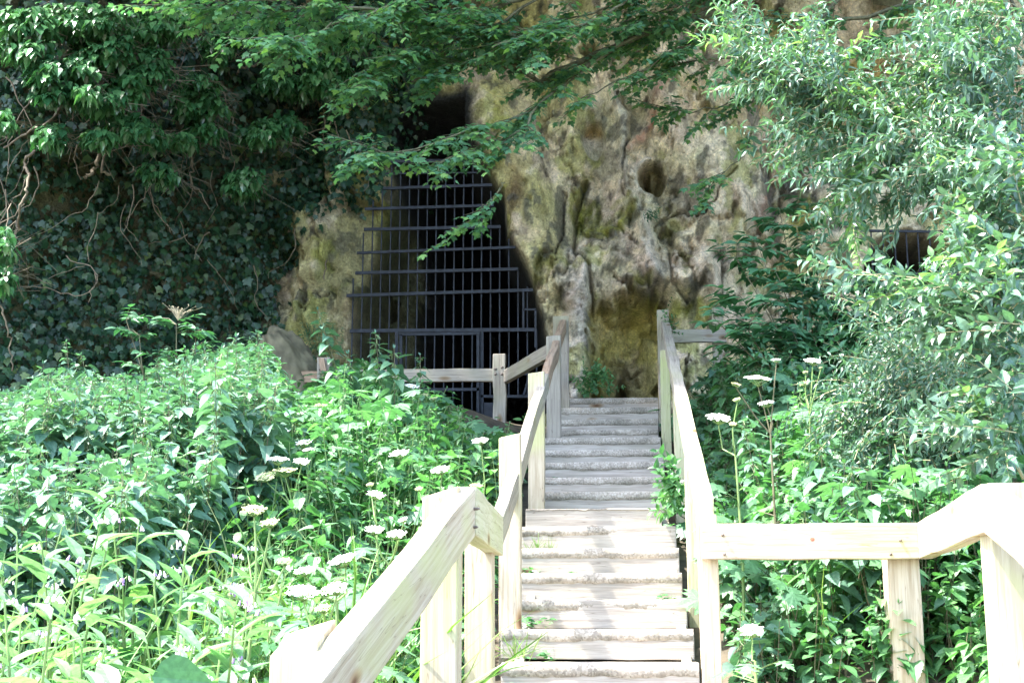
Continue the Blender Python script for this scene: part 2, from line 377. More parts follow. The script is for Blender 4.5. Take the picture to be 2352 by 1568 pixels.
v1, c1_, f1_ = vfield(1.15, .85, 3.3, .22); v2, c2_, f2_ = vfield(2.9, 2.3, 9.9, .22)
Wp = PX + n_col * 22 + n_fine * 5; Hp = PY + n_moss * 22 + n_fine * 6          # wobbled pixel coordinates
Y = 16.4 + .0 * XX
# the wall comes towards the viewer at the left, and a little at the far right
Y -= 2.6 * smooth(700, 60, PX) + 1.2 * smooth(60, -600, PX) + .9 * smooth(1900, 2700, PX)
Y -= .25 * n_big * smooth(0, 200, np.abs(PX - 1000) + 60)
d = np.zeros(shp)
for f in BUMP: d += f[4] * gau(Wp, Hp, f) ** .8
for pl, w, a in RIDGE: d += a * np.exp(-(linedist(Wp, Hp, pl) / w) ** 2)
for pl, w, a in CREASE: d -= a * np.exp(-(linedist(Wp, Hp, pl) / w) ** 2)
pit = np.clip(gau(PX, PY, (1390, 470, 90, 130)) + gau(PX, PY, (1540, 430, 90, 90)) * .7 + gau(PX, PY, (1600, 600, 130, 110)) * .8 + gau(PX, PY, (1850, 450, 110, 150)) + gau(PX, PY, (1290, 640, 50, 60)) * .6, 0, 1)
d += .07 * n_drape + (.020 + .060 * pit) * n_fine
calm = 1 - np.clip(gau(PX, PY, (1500, 385, 75, 80)) + gau(PX, PY, (1362, 292, 50, 65)) + .9 * gau(PX, PY, (1195, 460, 90, 210)), 0, 1) * .85
d += (.12 * (.5 - v1 ** 1.5) + .02 * (.5 - v2 ** 1.5) + .28 * f1_ + .06 * f2_ * (.3 + .9 * pit)) * calm
d -= .05 * np.exp(-(c1_ / .04) ** 2) * (n_moss > 0) + .03 * np.exp(-(c2_ / .05) ** 2) * np.clip(n_col * 2 + .2, 0, 1)
d -= pit * .10 * np.clip(-n_col2, 0, 1) * 2
ringd = np.hypot((PX - 1500) / 35, (PY - 385) / 37); hole = smooth(1.05, .8, ringd)
d -= hole * (.30 + .1 * (PX - 1500) / 35) - .05 * np.exp(-((ringd - 1.15) / .12) ** 2)
d -= hole * np.exp(-((PX - (1490 + (PY - 385) * .15)) / 6.5) ** 2) * .55
alc = smooth(1.08, .85, np.hypot((PX - 1362) / 28, (PY - 292) / 42)); d -= .26 * alc * (1 - .5 * smooth(270, 330, PY))
Y -= d
sd = inpoly_sd(Wp * .5 + PX * .5, Hp * .5 + PY * .5, CAVE)
right_side = smooth(1000, 1080, PX)
depth = (smooth(0, 60, sd) * .9 + smooth(60, 150, sd) * 1.8 + smooth(105, 170, sd) * 3.5)
depthR = smooth(0, 26, sd) * 1.2 + smooth(26, 90, sd) * 4.5
back = depth * (1 - right_side) + depthR * right_side + .3 * n_drape * smooth(0, 40, sd)
sdc = inpoly_sd(PX + n_drape * 8, PY + n_drape * 8, CORE)
back = 1.5 * smooth(0, 45, sd) + 1.5 * smooth(-12, 22, sdc) + 8 * smooth(8, 60, sdc) + .3 * n_drape * smooth(0, 40, sd)
Y = Y + back
sn = inpoly_sd(PX + n_fine * 14 + n_drape * 10, PY + n_fine * 16 + n_drape * 22, NICHE)
Y += smooth(-2, 15, sn) * (.50 + .12 * n_drape + .10 * n_fine + .14 * f1_ + .08 * f2_) + .35 * smooth(10, 60, sn)
Y += smooth(0, 14, inpoly_sd(PX + n_fine * 6, PY, CLEFT)) * 1.1 + smooth(-2, 10, inpoly_sd(PX + n_fine * 4, PY, CLEFT2)) * .8
sr = inpoly_sd(PX, PY, RCAVE); Y += smooth(0, 30, sr) * 4.0
# colours: lasting stains, moss, lichens and minerals, plus shade painted into creases and caves
def lay(col, c, a):
    a = np.clip(a, 0, 1)[..., None]; return col * (1 - a) + np.array(c) * a
col = np.ones(shp + (3,)) * np.array((.68, .59, .42))
def pat(f, a, nz, k=.9): return smooth(.40, .62, gau(Wp, Hp, f) * .95 + nz * k) * a
n_mix = n_moss * .35 + n_col2 * .30 + n_fine * .12; n_mix2 = n_col * .25 + n_col2 * .45 + n_fine * .25
col *= (1 + .35 * n_col[..., None])
col = lay(col, (.42, .38, .13), smooth(1330, 1230, Wp) * smooth(780, 500, Hp) * (.75 + .4 * n_moss))       # yellow-olive flank
col = lay(col, (.40, .35, .20), smooth(850, 820, Wp) * .5)
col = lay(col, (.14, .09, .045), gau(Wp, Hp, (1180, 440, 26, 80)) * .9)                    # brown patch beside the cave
for f, a in (((1385, 480, 70, 60), .9), ((1320, 440, 25, 60), .7), ((1480, 740, 90, 90), .75), ((1450, 470, 60, 30), .5), ((1850, 470, 50, 90), .8), ((1700, 640, 60, 40), .5), ((1290, 560, 30, 60), .4), ((1610, 700, 50, 30), .8), ((1440, 280, 20, 30), .3)):
    col = lay(col, (.26, .27, .04), pat(f, a, n_mix))                # moss
for f, a in (((1390, 340, 60, 50), .6), ((1385, 450, 60, 70), .5), ((1480, 640, 60, 28), .85), ((1560, 440, 70, 60), .55), ((1830, 400, 40, 90), .8), ((1420, 560, 60, 40), .5), ((1355, 230, 50, 40), .5), ((1300, 690, 30, 25), .6), ((1600, 650, 30, 20), .7), ((1770, 420, 22, 90), .6), ((1500, 610, 50, 30), .6)):
    col = lay(col, (.085, .085, .075), pat(f, a, n_mix2, .8))                # black lichen
for f, a in (((1900, 160, 200, 110), .85), ((1780, 120, 110, 90), .6), ((1470, 120, 60, 60), .6), ((1600, 230, 60, 70), .5), ((1700, 230, 70, 60), .4)):
    col = lay(col, (.38, .25, .08), pat(f, a, n_mix))                   # ochre
for f, a in (((1365, 310, 26, 30), .9), ((1640, 610, 60, 90), .7), ((1560, 860, 60, 50), .85), ((1590, 760, 60, 30), .8), ((1700, 680, 60, 70), .6), ((1300, 640, 40, 40), .5), ((1420, 590, 40, 26), .6), ((1800, 620, 60, 60), .5), ((1640, 330, 50, 60), .35)):
    col = lay(col, (.60, .50, .41), pat(f, a, n_mix))                      # pale pink limestone
col = lay(col, (.58, .53, .46), np.exp(-(linedist(Wp, Hp, RIDGE[0][0]) / 13) ** 2) * .85)
col = lay(col, (.58, .51, .48), np.exp(-(linedist(Wp, Hp, RIDGE[1][0]) / 24) ** 2) * .9)
col = lay(col, (.46, .42, .36), np.exp(-(linedist(Wp, Hp, RIDGE[7][0]) / 10) ** 2) * .7)
col = lay(col, (.36, .18, .12), np.exp(-(linedist(Wp, Hp, RIDGE[3][0]) / 11) ** 2) * .8 * (1 + n_col2))
col = lay(col, (.36, .19, .12), np.exp(-(linedist(Wp, Hp, [(1790, 350), (1775, 420), (1755, 480)]) / 7) ** 2) * .8)
for pl, w, a in CREASE: col = lay(col, (.09, .08, .055), np.exp(-(linedist(Wp, Hp, pl) / (w * .8)) ** 2) * .75)  # painted shade along the creases
col = lay(col, (.62, .54, .44), smooth(.16, .30, n_col * .5 + n_col2 * .45) * .55)
col = lay(col, (.09, .09, .08), smooth(.12, .22, -n_col2 * .6 + n_fine * .3 - .1 * n_col) * .7)
col = lay(col, (.58, .43, .34), smooth(.16, .26, n_col * .6 - n_moss * .4) * .35)
col = lay(col, (.30, .31, .06), smooth(.10, .25, n_moss * .6 - n_fine * .2) * .55)
col = lay(col, (.58, .50, .19), smooth(0, 15, sn) * (.70 + .7 * n_moss))
col = lay(col, (.13, .13, .06), smooth(30, 70, inpoly_sd(PX, PY, [(1340, 1000), (1360, 830), (1420, 770), (1480, 800), (1520, 1000)]) + 40) * .5)  # shade painted into the foot of the niche
col = lay(col, (.07, .07, .05), np.exp(-(c1_ / .025) ** 2) * .35 * smooth(0, .2, n_moss)); col = lay(col, (.09, .09, .06), np.exp(-(c2_ / .03) ** 2) * .3 * (n_col > 0))  # painted shade in the crevices between rock facets
col = lay(col, (.19, .18, .09), smooth(-90, -10, sd) * smooth(870, 840, PX) * .6 * (PY > 400))  # darker olive rock along the left side of the cave mouth
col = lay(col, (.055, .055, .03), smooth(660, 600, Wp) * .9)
for f in ((70, 470, 60, 45), (100, 390, 60, 30), (60, 710, 60, 16)): col = lay(col, (.22, .16, .11), gau(PX, PY, f) * .8)
col = lay(col, (.085, .09, .05), smooth(0, 18, sd) * .92)  # cave walls darkened in colour to stand in for shade
col = lay(col, (.03, .03, .028), smooth(-16, 2, sdc)); col = lay(col, (.03, .03, .028), smooth(-45, -15, sdc) * smooth(400, 340, PY))  # near-black painted shade for the cave depths and its ceiling
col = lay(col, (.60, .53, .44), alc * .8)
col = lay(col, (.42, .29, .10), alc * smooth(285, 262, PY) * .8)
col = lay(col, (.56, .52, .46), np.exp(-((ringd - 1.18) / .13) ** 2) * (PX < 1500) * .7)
col = lay(col, (.24, .20, .07), hole * .7); col = lay(col, (.03, .03, .028), smooth(-5, 15, sr))  # round hole tinted olive brown; right cave painted dark as shade
col *= (1 + .22 * n_fine[..., None]) * (1 + .18 * n_col2[..., None])
col = np.clip(col, .02, .8)
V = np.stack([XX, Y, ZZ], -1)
# the rock leans out above, then back: unseen overhang shaped to shade the cliff
tops = [(.3, -1.0), (.55, -2.0), (.9, -2.8), (1.5, -3.1), (2.6, -2.6), (4.0, -1.4), (5.5, 1.5)]
extra = []
for dz, dy in tops:
    row = V[-1].copy(); row[:, 2] += dz
    k_ = smooth(-5.6, -3.8, row[:, 0]) * .8 + .2
    row[:, 1] += dy * (k_ if dy < 0 else 1) + np.array([noise.noise(Vector((x * .7, dz, 4.0))) * .6 for x in cx_]); extra.append(row)
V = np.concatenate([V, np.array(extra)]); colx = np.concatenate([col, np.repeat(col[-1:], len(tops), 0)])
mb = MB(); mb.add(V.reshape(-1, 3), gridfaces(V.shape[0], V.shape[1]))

m, nt, b = new_mat('limestone'); M['rock'] = m
at = nt.nodes.new('ShaderNodeVertexColor'); at.layer_name = 'stain'  # layer holds the rock stains and the painted shade
tc = nt.nodes.new('ShaderNodeTexCoord')
mp = nt.nodes.new('ShaderNodeMapping'); mp.inputs['Scale'].default_value = (1.2, 1.2, .85); nt.links.new(tc.outputs['Object'], mp.inputs[0])
a1 = N(nt, 'ShaderNodeTexNoise', Scale=5.0, Detail=10.0, Roughness=.68, Distortion=.5); nt.links.new(mp.outputs[0], a1.inputs['Vector'])
a2 = N(nt, 'ShaderNodeTexNoise', Scale=34.0, Detail=6.0, Roughness=.6); nt.links.new(tc.outputs['Object'], a2.inputs['Vector'])
a3 = N(nt, 'ShaderNodeTexNoise', Scale=1.6, Detail=5.0, Roughness=.6); nt.links.new(tc.outputs['Object'], a3.inputs['Vector'])
vv = N(nt, 'ShaderNodeTexVoronoi', Scale=7.0, _feature='DISTANCE_TO_EDGE'); 
mp3 = nt.nodes.new('ShaderNodeMixRGB'); mp3.inputs[0].default_value = .12
nt.links.new(mp.outputs[0], mp3.inputs[1]); nt.links.new(a1.outputs['Color'], mp3.inputs[2]); nt.links.new(mp3.outputs[0], vv.inputs['Vector'])
c = mixc(nt, at.outputs[0], ramp(nt, a1.outputs['Fac'], [(.3, (.55, .52, .48)), (.5, (1, 1, 1)), (.7, (1.35, 1.32, 1.28))]), 1.0, 'MULTIPLY')
c = mixc(nt, c, ramp(nt, a2.outputs['Fac'], [(.32, (.5, .5, .47)), (.45, (.95, .95, .95)), (.55, (1.05, 1.05, 1.05)), (.66, (1.5, 1.5, 1.46))]), .85, 'MULTIPLY')
c = mixc(nt, c, ramp(nt, a3.outputs['Fac'], [(.35, (.92, .97, .80)), (.6, (1.08, 1.04, 1.0))]), .8, 'MULTIPLY')
c = mixc(nt, c, ramp(nt, vv.outputs[0], [(.0, (.45, .42, .36)), (.02, (1, 1, 1))]), .35, 'MULTIPLY')
nt.links.new(c, b.inputs['Base Color']); b.inputs['Roughness'].default_value = .85; b.inputs['Specular IOR Level'].default_value = .25
bp1 = N(nt, 'ShaderNodeBump', Strength=1.0, Distance=.09); nt.links.new(a1.outputs['Fac'], bp1.inputs['Height'])
bp2 = N(nt, 'ShaderNodeBump', Strength=1.0, Distance=.02); nt.links.new(a2.outputs['Fac'], bp2.inputs['Height']); nt.links.new(bp1.outputs[0], bp2.inputs['Normal'])
nt.links.new(bp2.outputs[0], b.inputs['Normal'])
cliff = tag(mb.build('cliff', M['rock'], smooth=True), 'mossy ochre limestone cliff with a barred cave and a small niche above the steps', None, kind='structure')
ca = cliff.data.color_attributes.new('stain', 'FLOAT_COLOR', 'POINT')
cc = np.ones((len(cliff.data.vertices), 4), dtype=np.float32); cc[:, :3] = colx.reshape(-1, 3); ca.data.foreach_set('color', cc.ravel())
CL = V[:shp[0]]; dYx = np.gradient(CL[..., 1], axis=1); dYz = np.gradient(CL[..., 1], axis=0)
# back of the cave so that it is dark, and side walls of the site
def cliffY(px, py):
    """depth of the rock behind a pixel"""
    p = onY(px, py, 16.0)
    i = min(shp[0] - 1, max(0, int(np.searchsorted(cz_, p[2])))); j = min(shp[1] - 1, max(0, int(np.searchsorted(cx_, p[0]))))
    return CL[i, j, 1]

# ------------------------------------------------------------------ timbers
def timber(name, p0, p1, a, b_, mat, parent, cuts=5, jit=.003, bev=.007):
    """a, b_ = half vectors of the cross-section; grain along local X"""
    p0, p1, a, b_ = [np.array(v, float) for v in (p0, p1, a, b_)]
    mid = (p0 + p1) / 2
    X = unit(p1 - p0); Yv = unit(b_ - X * (b_ @ X)); Zv = np.cross(X, Yv)
    R = np.stack([X, Yv, Zv])           # rows
    bm = bmesh.new(); rows = []
    for i in range(cuts + 1):
        t = i / cuts; c = p0 * (1 - t) + p1 * t + rng.normal(0, jit, 3) * (0 < i < cuts)
        rows.append([bm.verts.new(Vector(R @ (c + sa * a + sb * b_ - mid))) for sa, sb in ((-1, -1), (1, -1), (1, 1), (-1, 1))])
    for i in range(cuts):
        for j in range(4): bm.faces.new((rows[i][j], rows[i][(j + 1) % 4], rows[i + 1][(j + 1) % 4], rows[i + 1][j]))
    bm.faces.new(rows[0][::-1]); bm.faces.new(rows[-1])
    bmesh.ops.recalc_face_normals(bm, faces=bm.faces)
    es = [e for e in bm.edges if len(e.link_faces) == 2 and e.calc_face_angle(0) > .6]
    bmesh.ops.bevel(bm, geom=es, offset=bev, segments=2, profile=.6, affect='EDGES')
    me = bpy.data.meshes.new(name); bm.to_mesh(me); bm.free(); me.materials.append(mat)
    o = bpy.data.objects.new(name, me); COL.objects.link(o)
    MW = Matrix(((R[0][0], R[1][0], R[2][0], mid[0]), (R[0][1], R[1][1], R[2][1], mid[1]), (R[0][2], R[1][2], R[2][2], mid[2]), (0, 0, 0, 1)))
    if parent is not None:
        o.parent = parent; o.matrix_parent_inverse = Matrix.Translation(-parent.location)
    o.matrix_world = MW
    o.matrix_basis = MW
    return o
def bolt(p, n, parent, r=.014, name='bolt'):
    n = np.array(n, float); mb = MB()
    tube(mb, [np.array(p) - n * .01, np.array(p) + n * .006, np.array(p) + n * .012], [r, r, r * .6], 8)
    u = unit(np.cross(n, (0.1, .2, 1))); v = np.cross(n, u); c = np.array(p) + n * .012
    ring = [c + r * .6 * (u * math.cos(t) + v * math.sin(t)) for t in np.arange(8) * math.pi / 4]
    mb.add([c + n * .004] + ring, [(0, 1 + i, 1 + (i + 1) % 8) for i in range(8)])
    return mb.build(name, M['bolt'], parent, smooth=True)

def post(parent, xl, xr, yref, Yf, ytop, zbot, mat, depth=.115, slant=(0, 0), xoff=0.0, name='post'):
    L = onY(xl, yref, Yf); Rr = onY(xr, yref, Yf); cx = (L[0] + Rr[0]) / 2 + xoff; hw = (Rr[0] - L[0]) / 2
    zt = onY((xl + xr) / 2, ytop, Yf)[2]
    o = timber(name, (cx, Yf + depth / 2, zbot), (cx, Yf + depth / 2, zt), (hw, 0, 0), (0, depth / 2, 0), mat, parent, cuts=4)
    if slant != (0, 0):
        mw = o.matrix_basis; inv = mw.inverted()
        for v in o.data.vertices:
            w = mw @ v.co
            if w.z > zt - .03:
                w.z += slant[0] * (w.x - cx) / hw + slant[1] * (w.y - Yf - depth / 2) / (depth / 2); v.co = inv @ w
    return o, cx, hw, zt

UPV = (0, 0, 1)
# ---- staircase
stairs = tag(empty('timber_staircase', (-.07, C0 * TS, LANDZ)), 'long straight flight of weathered timber steps climbing to the rock niche', 'staircase')
KY = [1522, 1445, 1377, 1316, 1259, 1209, 1168, 1129, 1096, 1061, 1033, 1005, 987, 963, 936, 914]
XR = [1606, 1594, 1578, 1567, 1560, 1553, 1520, 1528, 1528, 1526, 1524, 1518, 1512, 1512, 1512, 1512]
XL = [1150, 1150, 1190, 1196, 1196, 1198, 1207, 1240, 1245, 1247, 1250, 1250, 1262, 1284, 1284, 1284]
tops = []
for k in range(16):
    yk = (C0 + k) * TS; tops.append(onY(1400, KY[k], yk)[2])
for k in range(-1, 16):
    yk = (C0 + max(k, 0)) * TS if k >= 0 else (C0 - 1) * TS
    if k < 0: continue
    zt = tops[k]; zb = (tops[k - 1] if k else zt - .19)
    xr = onY(XR[k], KY[k], yk)[0]; xl = onY(XL[k], KY[k], yk)[0] - (.0 if k < 13 else .0)
    gap = .008 if k in (0, 1) else .003
    mat = M['wood_step']
    rs = timber('step', (xl, yk + .025, (zt + zb + gap) / 2), (xr, yk + .025 + rng.normal(0, .004), (zt + zb + gap) / 2 + rng.normal(0, .003)), (0, 0, (zt - zb - gap) / 2 - .002), (0, .025, 0), mat, stairs, cuts=6, jit=.0015, bev=.006)
    # gritty tread whose coat spills over the nosing with an uneven edge
    n = 90; X = np.linspace(xl + .004, xr - .004, n)
    drip = (.34 if k != 6 else .04) * (zt - zb) * (1 + .0 * X) + np.array([noise.noise(Vector((x * 5, k * 3.3, 0))) * .009 + noise.noise(Vector((x * 21, k * 3.3, 5))) * .007 for x in X])
    bmp = lambda s, a: np.array([noise.noise(Vector((x * s, k * 1.7, s))) * a for x in X])
    rowsP = []
    yfar = yk + TS + .01 if k < 15 else yk + .5
    prof = [(yfar, zt - .004, 0), (yk + .2, zt + .002, .003), (yk + .04, zt + .003, .003), (yk + .002, zt + .002, .0015), (yk - .004, zt - .005, .001), (yk - .0055, None, .5), (yk - .004, None, 1.0), (yk + .004, None, 1.03)]
    for q, (yy, zz, e) in enumerate(prof):
        if zz is not None: rowsP.append(np.stack([X, np.full(n, yy) + bmp(30 + q, .002), zz + bmp(12, e * .8)], 1))
        else: rowsP.append(np.stack([X, np.full(n, yy) + bmp(60 + q, .0015), zt - drip * e], 1))
    G = np.array(rowsP); mb = MB(); mb.add(G.reshape(-1, 3), gridfaces(len(prof), n))
    o = mb.build('tread', M['grit'], None, smooth=True)
    o.parent = rs; o.matrix_parent_inverse = (Matrix.Translation(stairs.location) @ rs.matrix_parent_inverse @ rs.matrix_basis).inverted()
# stringers under the flight
for sx in (-.50, .36):
    y0, y1 = C0 * TS + .05, STOP_Y + .1
    timber('stringer', (sx, y0, stairz(y0) - .24), (sx, y1, stairz(y1) - .24), (.025, 0, 0), (0, 0, .11), M['wood_grey'], stairs)
# knot hole in the second step
kp = onY(1400, 1484, (C0 + 1) * TS - .0015)
mb = MB(); a = np.arange(14) * 2 * math.pi / 14
rad = 1 + .3 * np.sin(a * 3)
ring = np.stack([kp[0] + .020 * np.cos(a) * rad, np.full(14, kp[1]), kp[2] + .011 * np.sin(a) * rad], 1)
mb.add(np.concatenate([[kp + np.array((0, .03, 0))], ring]), [(0, 1 + i, 1 + (i + 1) % 14) for i in range(14)])
M['hole'] = plain_mat('dark_knot', (.035, .018, .012), rough=.9)
mb.build('knot_hole', M['hole'], stairs)
# landing deck
deck = tag(empty('landing_deck', (.4, 6.2, LANDZ)), 'timber landing deck at the foot of the long flight, mostly below the frame', 'deck')
for i in range(11):
    yy = 5.35 + i * .165
    timber('plank', (-.62, yy, LANDZ - .02), (1.5, yy, LANDZ - .02), (0, .078, 0), (0, 0, .018), M['wood_step'], deck, cuts=3, bev=.004)

# ---- left handrail
def gz(x, y): return float(groundz(x, y)) - .25
lh = tag(empty('handrail', (-.58, 7.0, LANDZ)), 'left handrail of the steps, brown worn top and bright sunlit lower end', 'handrail')
# posts
post(lh, 1145, 1195, 1200, 7.75, 997, gz(-.6, 7.8), M['wood_pale'], slant=(.012, .01))
post(lh, 1213, 1250, 1000, 10.35, 852, stairz(10.3) - .3, M['wood_pale'], slant=(.008, .01))
post(lh, 1255, 1288, 850, 12.75, 768, stairz(12.7) - .3, M['wood_grey'], slant=(.006, .01))
post(lh, 1270, 1306, 745, 14.2, 725, 1.8, M['wood_grey'])
# upper sloping rail
xr_in = -.535
r0 = onY(1156, 1186, 6.85); r1 = onY(1301, 731, 14.3)
print('rail left', r0, r1)
xi0, xi1 = r0[0], r1[0]
H2 = .070; 
A_ = np.array((xi0 - .032, 6.85, r0[2] - H2)); B_ = np.array((xi1 - .032, 14.3, r1[2] - H2))
for t0, t1 in ((0, .26), (.262, .55), (.552, .78), (.782, 1.0)):
    timber('rail', A_ + (B_ - A_) * t0, A_ + (B_ - A_) * t1, (.032, 0, 0), (0, 0, H2), M['wood_brown'] if t0 > .5 else M['wood_grey'], lh, cuts=6, jit=.004, bev=.012)
# level landing rail
c0 = onY(1095, 1117, 5.30); z_l = c0[2]
c1 = onZ(1156, 1186, z_l)
print('landing rail', c0, c1)
timber('rail', (c0[0] - .035, c0[1], z_l - .09), (c1[0] - .035, c1[1], z_l - .09), (.035, 0, 0), (0, 0, .09), M['wood_green'], lh, bev=.006)
post(lh, 967, 1052, 1400, 5.2, 1128, -1.2, M['wood_pale'], depth=.16, slant=(.02, .0))
post(lh, 1066, 1131, 1400, 6.45, 1235, -1.0, M['wood_pale'], depth=.12)
# lower sloping rail
d0 = onY(1092, 1119, 5.28); d1 = onY(739, 1565, 3.45)
e = d1 + (d1 - d0) * .45
side = unit(np.cross(e - d0, UPV)); 
if side[0] < 0: side = -side
timber('rail', d0 - side * .04 - np.array((0, 0, .09)), e - side * .04 - np.array((0, 0, .09)), side * .04, (0, 0, .09), M['wood_pale'], lh, cuts=7, bev=.006)
post(lh, 618, 728, 1520, 3.66, 1462, -1.9, M['wood_pale'], depth=.24, slant=(.018, .03))
for px, py in ((1091, 1168), (1087, 1210)): bolt(onY(px, py, 5.25) + np.array((.004, -.0, 0)), (1, -.3, 0), lh, .006, 'nail')

# ---- right handrail
rh = tag(empty('handrail', (.46, 7.0, LANDZ)), 'right handrail of the steps, with a level arm reaching the right edge', 'handrail')
q0 = onY(1640, 1142, 7.2); q1 = onY(1537, 737, 14.1)
print('rail right', q0, q1)
A_ = np.array((q0[0] - .042, 7.2, q0[2] - .06)); B_ = np.array((q1[0] - .042, 14.1, q1[2] - .06))
for t0, t1 in ((0, .42), (.422, .75), (.752, 1.0)):
    timber('rail', A_ + (B_ - A_) * t0, A_ + (B_ - A_) * t1, (.041, 0, 0), (0, 0, .06), M['wood_green'] if t0 < .4 else M['wood_grey'], rh, cuts=6, jit=.003, bev=.008)
post(rh, 1509, 1536, 730, 14.15, 711, 1.9, M['wood_grey'])
rz = lambda yy: q0[2] + (q1[2] - q0[2]) * (yy - 7.2) / (14.1 - 7.2) - .10
def postz(parent, xl, xr, yref, Yf, zt, zb, mat, depth=.10):
    L = onY(xl, yref, Yf); Rr = onY(xr, yref, Yf); cx = (L[0] + Rr[0]) / 2; hw = (Rr[0] - L[0]) / 2
    return timber('post', (cx, Yf + depth / 2, zb), (cx, Yf + depth / 2, zt), (hw, 0, 0), (0, depth / 2, 0), mat, parent, cuts=4)
postz(rh, 1519, 1541, 900, 12.7, rz(12.75), stairz(12.7) - .3, M['wood_green'])
postz(rh, 1548, 1575, 1000, 10.8, rz(10.85), stairz(10.8) - .35, M['wood_green'])
postz(rh, 1580, 1607, 1300, 8.5, rz(8.55), stairz(8.5) - .5, M['wood_green'])
postz(rh, 1606, 1652, 1400, 7.15, rz(7.15) + .03, -1.0, M['wood_pale'], depth=.09)
# level arm
s0 = onY(1610, 1203, 7.08); s1 = onY(2108, 1199, 7.08); hz = (s0[2] + s1[2]) / 2
zb_ = onY(1860, 1283, 7.08)[2]; hh = (hz - zb_) / 2
timber('rail', (s0[0], 7.11, hz - hh), (s1[0], 7.11, hz - hh), (0, .032, 0), (0, 0, hh), M['wood_pale'], rh, bev=.006)
postz(rh, 2045, 2118, 1400, 7.15, hz - hh * 1.0, -1.2, M['wood_pale'], depth=.17)
t0 = np.array((s1[0] + .0, 7.14, hz)); t1 = onZ(2250, 1111, hz)
print('arm', t0, t1)
sd_ = unit(np.cross(t1 - t0, UPV)); sd_ = sd_ if sd_[0] > 0 else -sd_
timber('rail', t0 + sd_ * .037 - np.array((0, 0, hh)), t1 + sd_ * .037 - np.array((0, 0, hh)), sd_ * .035, (0, 0, hh), M['wood_pale'], rh, bev=.006)
u0 = t1; u1 = onY(2352, 1192, 4.72)
e = u1 + (u1 - u0) * 2.4
sd2 = unit(np.cross(e - u0, UPV)); sd2 = sd2 if sd2[0] > 0 else -sd2
timber('rail', u0 + sd2 * .037 - np.array((0, 0, hh)) , e + sd2 * .037 - np.array((0, 0, hh)), sd2 * .035, (0, 0, hh), M['wood_pale'], rh, bev=.006)
post(rh, 2294, 2392, 1500, u0[1] + .07, 1108, -1.8, M['wood_pale'], depth=.17)
for px, py in ((1660, 1228), (1664, 1272), (2068, 1240), (2046, 1272)): bolt(onY(px, py, 7.076), (0, -1, 0), rh, .007, 'nail')
kp = onY(1866, 1238, 7.0755); mb = MB()
ring = np.stack([kp[0] + .011 * np.cos(a), np.full(14, kp[1]), kp[2] + .009 * np.sin(a)], 1)
M['knot'] = plain_mat('red_brown_knot', (.30, .10, .05), rough=.6, scale=80)
mb.add(np.concatenate([[kp + np.array((0, -.001, 0))], ring]), [(0, 1 + i, 1 + (i + 1) % 14) for i in range(14)]); mb.build('knot', M['knot'], rh)

# ---- fence in front of the cave
fc = tag(empty('post_and_rail_fence', onY(940, 985, 14.3)), 'low grey post and rail fence in front of the barred cave', 'fence')
post(fc, 727, 757, 850, 14.3, 820, 1.9, M['wood_grey'], depth=.12)
post(fc, 1132, 1161, 850, 14.3, 812, 1.9, M['wood_grey'], depth=.12)
f0 = onY(757, 863, 14.36); f1 = onY(1134, 862, 14.36)
timber('rail', f0, f1, (0, .03, 0), (0, 0, .066), M['wood_grey'], fc)
timber('rail', onY(678, 866, 14.46), onY(730, 866, 14.46), (0, .03, 0), (0, 0, .060), M['wood_brown'], fc)
timber('rail', onY(1160, 866, 14.36), onY(1262, 808, 12.95), (.025, .02, 0), (0, 0, .066), M['wood_grey'], fc)
timber('brace', onY(738, 822, 14.25), onY(752, 900, 14.1), (.03, 0, 0), (0, .02, 0), M['wood_brown'], fc)
for px, py in ((1138, 845), (1138, 857), (1153, 841), (1153, 857)): bolt(onY(px, py + 2, 14.295), (0, -1, 0), fc, .014)
bolt(onY(735, 848, 14.295), (0, -1, 0), fc, .012)
# ---- fence to the right of the steps, against the rock
fr = tag(empty('post_and_rail_fence', onY(1650, 800, 15.0)), 'short grey rail and post against the rock, right of the top of the steps', 'fence')
timber('rail', onY(1536, 772, 14.6), onY(1668, 772, 15.0), (0, .03, 0), (0, 0, .068), M['wood_grey'], fr)
post(fr, 1636, 1662, 730, 15.05, 705, 1.9, M['wood_grey'], depth=.1)
# iron staple on that post
mb = MB(); p = onY(1649, 724, 15.03); tube(mb, [p + np.array((-.03, .02, 0)), p + np.array((-.03, -.01, 0)), p + np.array((.03, -.01, .01)), p + np.array((.03, .02, .01))], .007, 6); mb.build('staple', M['bolt'], fr)

# ------------------------------------------------------------------ cave gates
GY = 15.95
gate = tag(empty('cave_gate', onY(1010, 960, GY)), 'tall iron bar gate filling the large cave mouth, with a barred door at its foot', 'gate')
def flat(name, p0, p1, hw, hd, parent, mat=None):
    mb = MB(); p0 = np.array(p0); p1 = np.array(p1); ax = unit(p1 - p0)
    s1_ = unit(np.cross(ax, (0, 1, 0))) * hw; s2_ = np.array((0, hd, 0))
    V = [p + a_ * s1_ + b_ * s2_ for p in (p0, p1) for a_, b_ in ((-1, -1), (1, -1), (1, 1), (-1, 1))]
    mb.add(V, [(0, 1, 2, 3), (7, 6, 5, 4)] + [(i, i + 4, (i + 1) % 4 + 4, (i + 1) % 4) for i in range(4)])
    return mb.build(name, mat or M['iron'], parent)
def rod(name, p0, p1, r, parent):
    mb = MB(); tube(mb, [p0, p1], r, 8); return mb.build(name, M['iron'], parent, smooth=True)
ROWS = [(885, 371, 1092, 369, .018), (885, 399, 1096, 397, .008), (880, 433, 1130, 425, .016), (838, 480, 1134, 472, .016), (836, 527, 1150, 521, .018), (820, 581, 1184, 568, .015), (816, 627, 1190, 618, .018), (796, 679, 1224, 666, .018), (804, 760, 1232, 757, .020)]
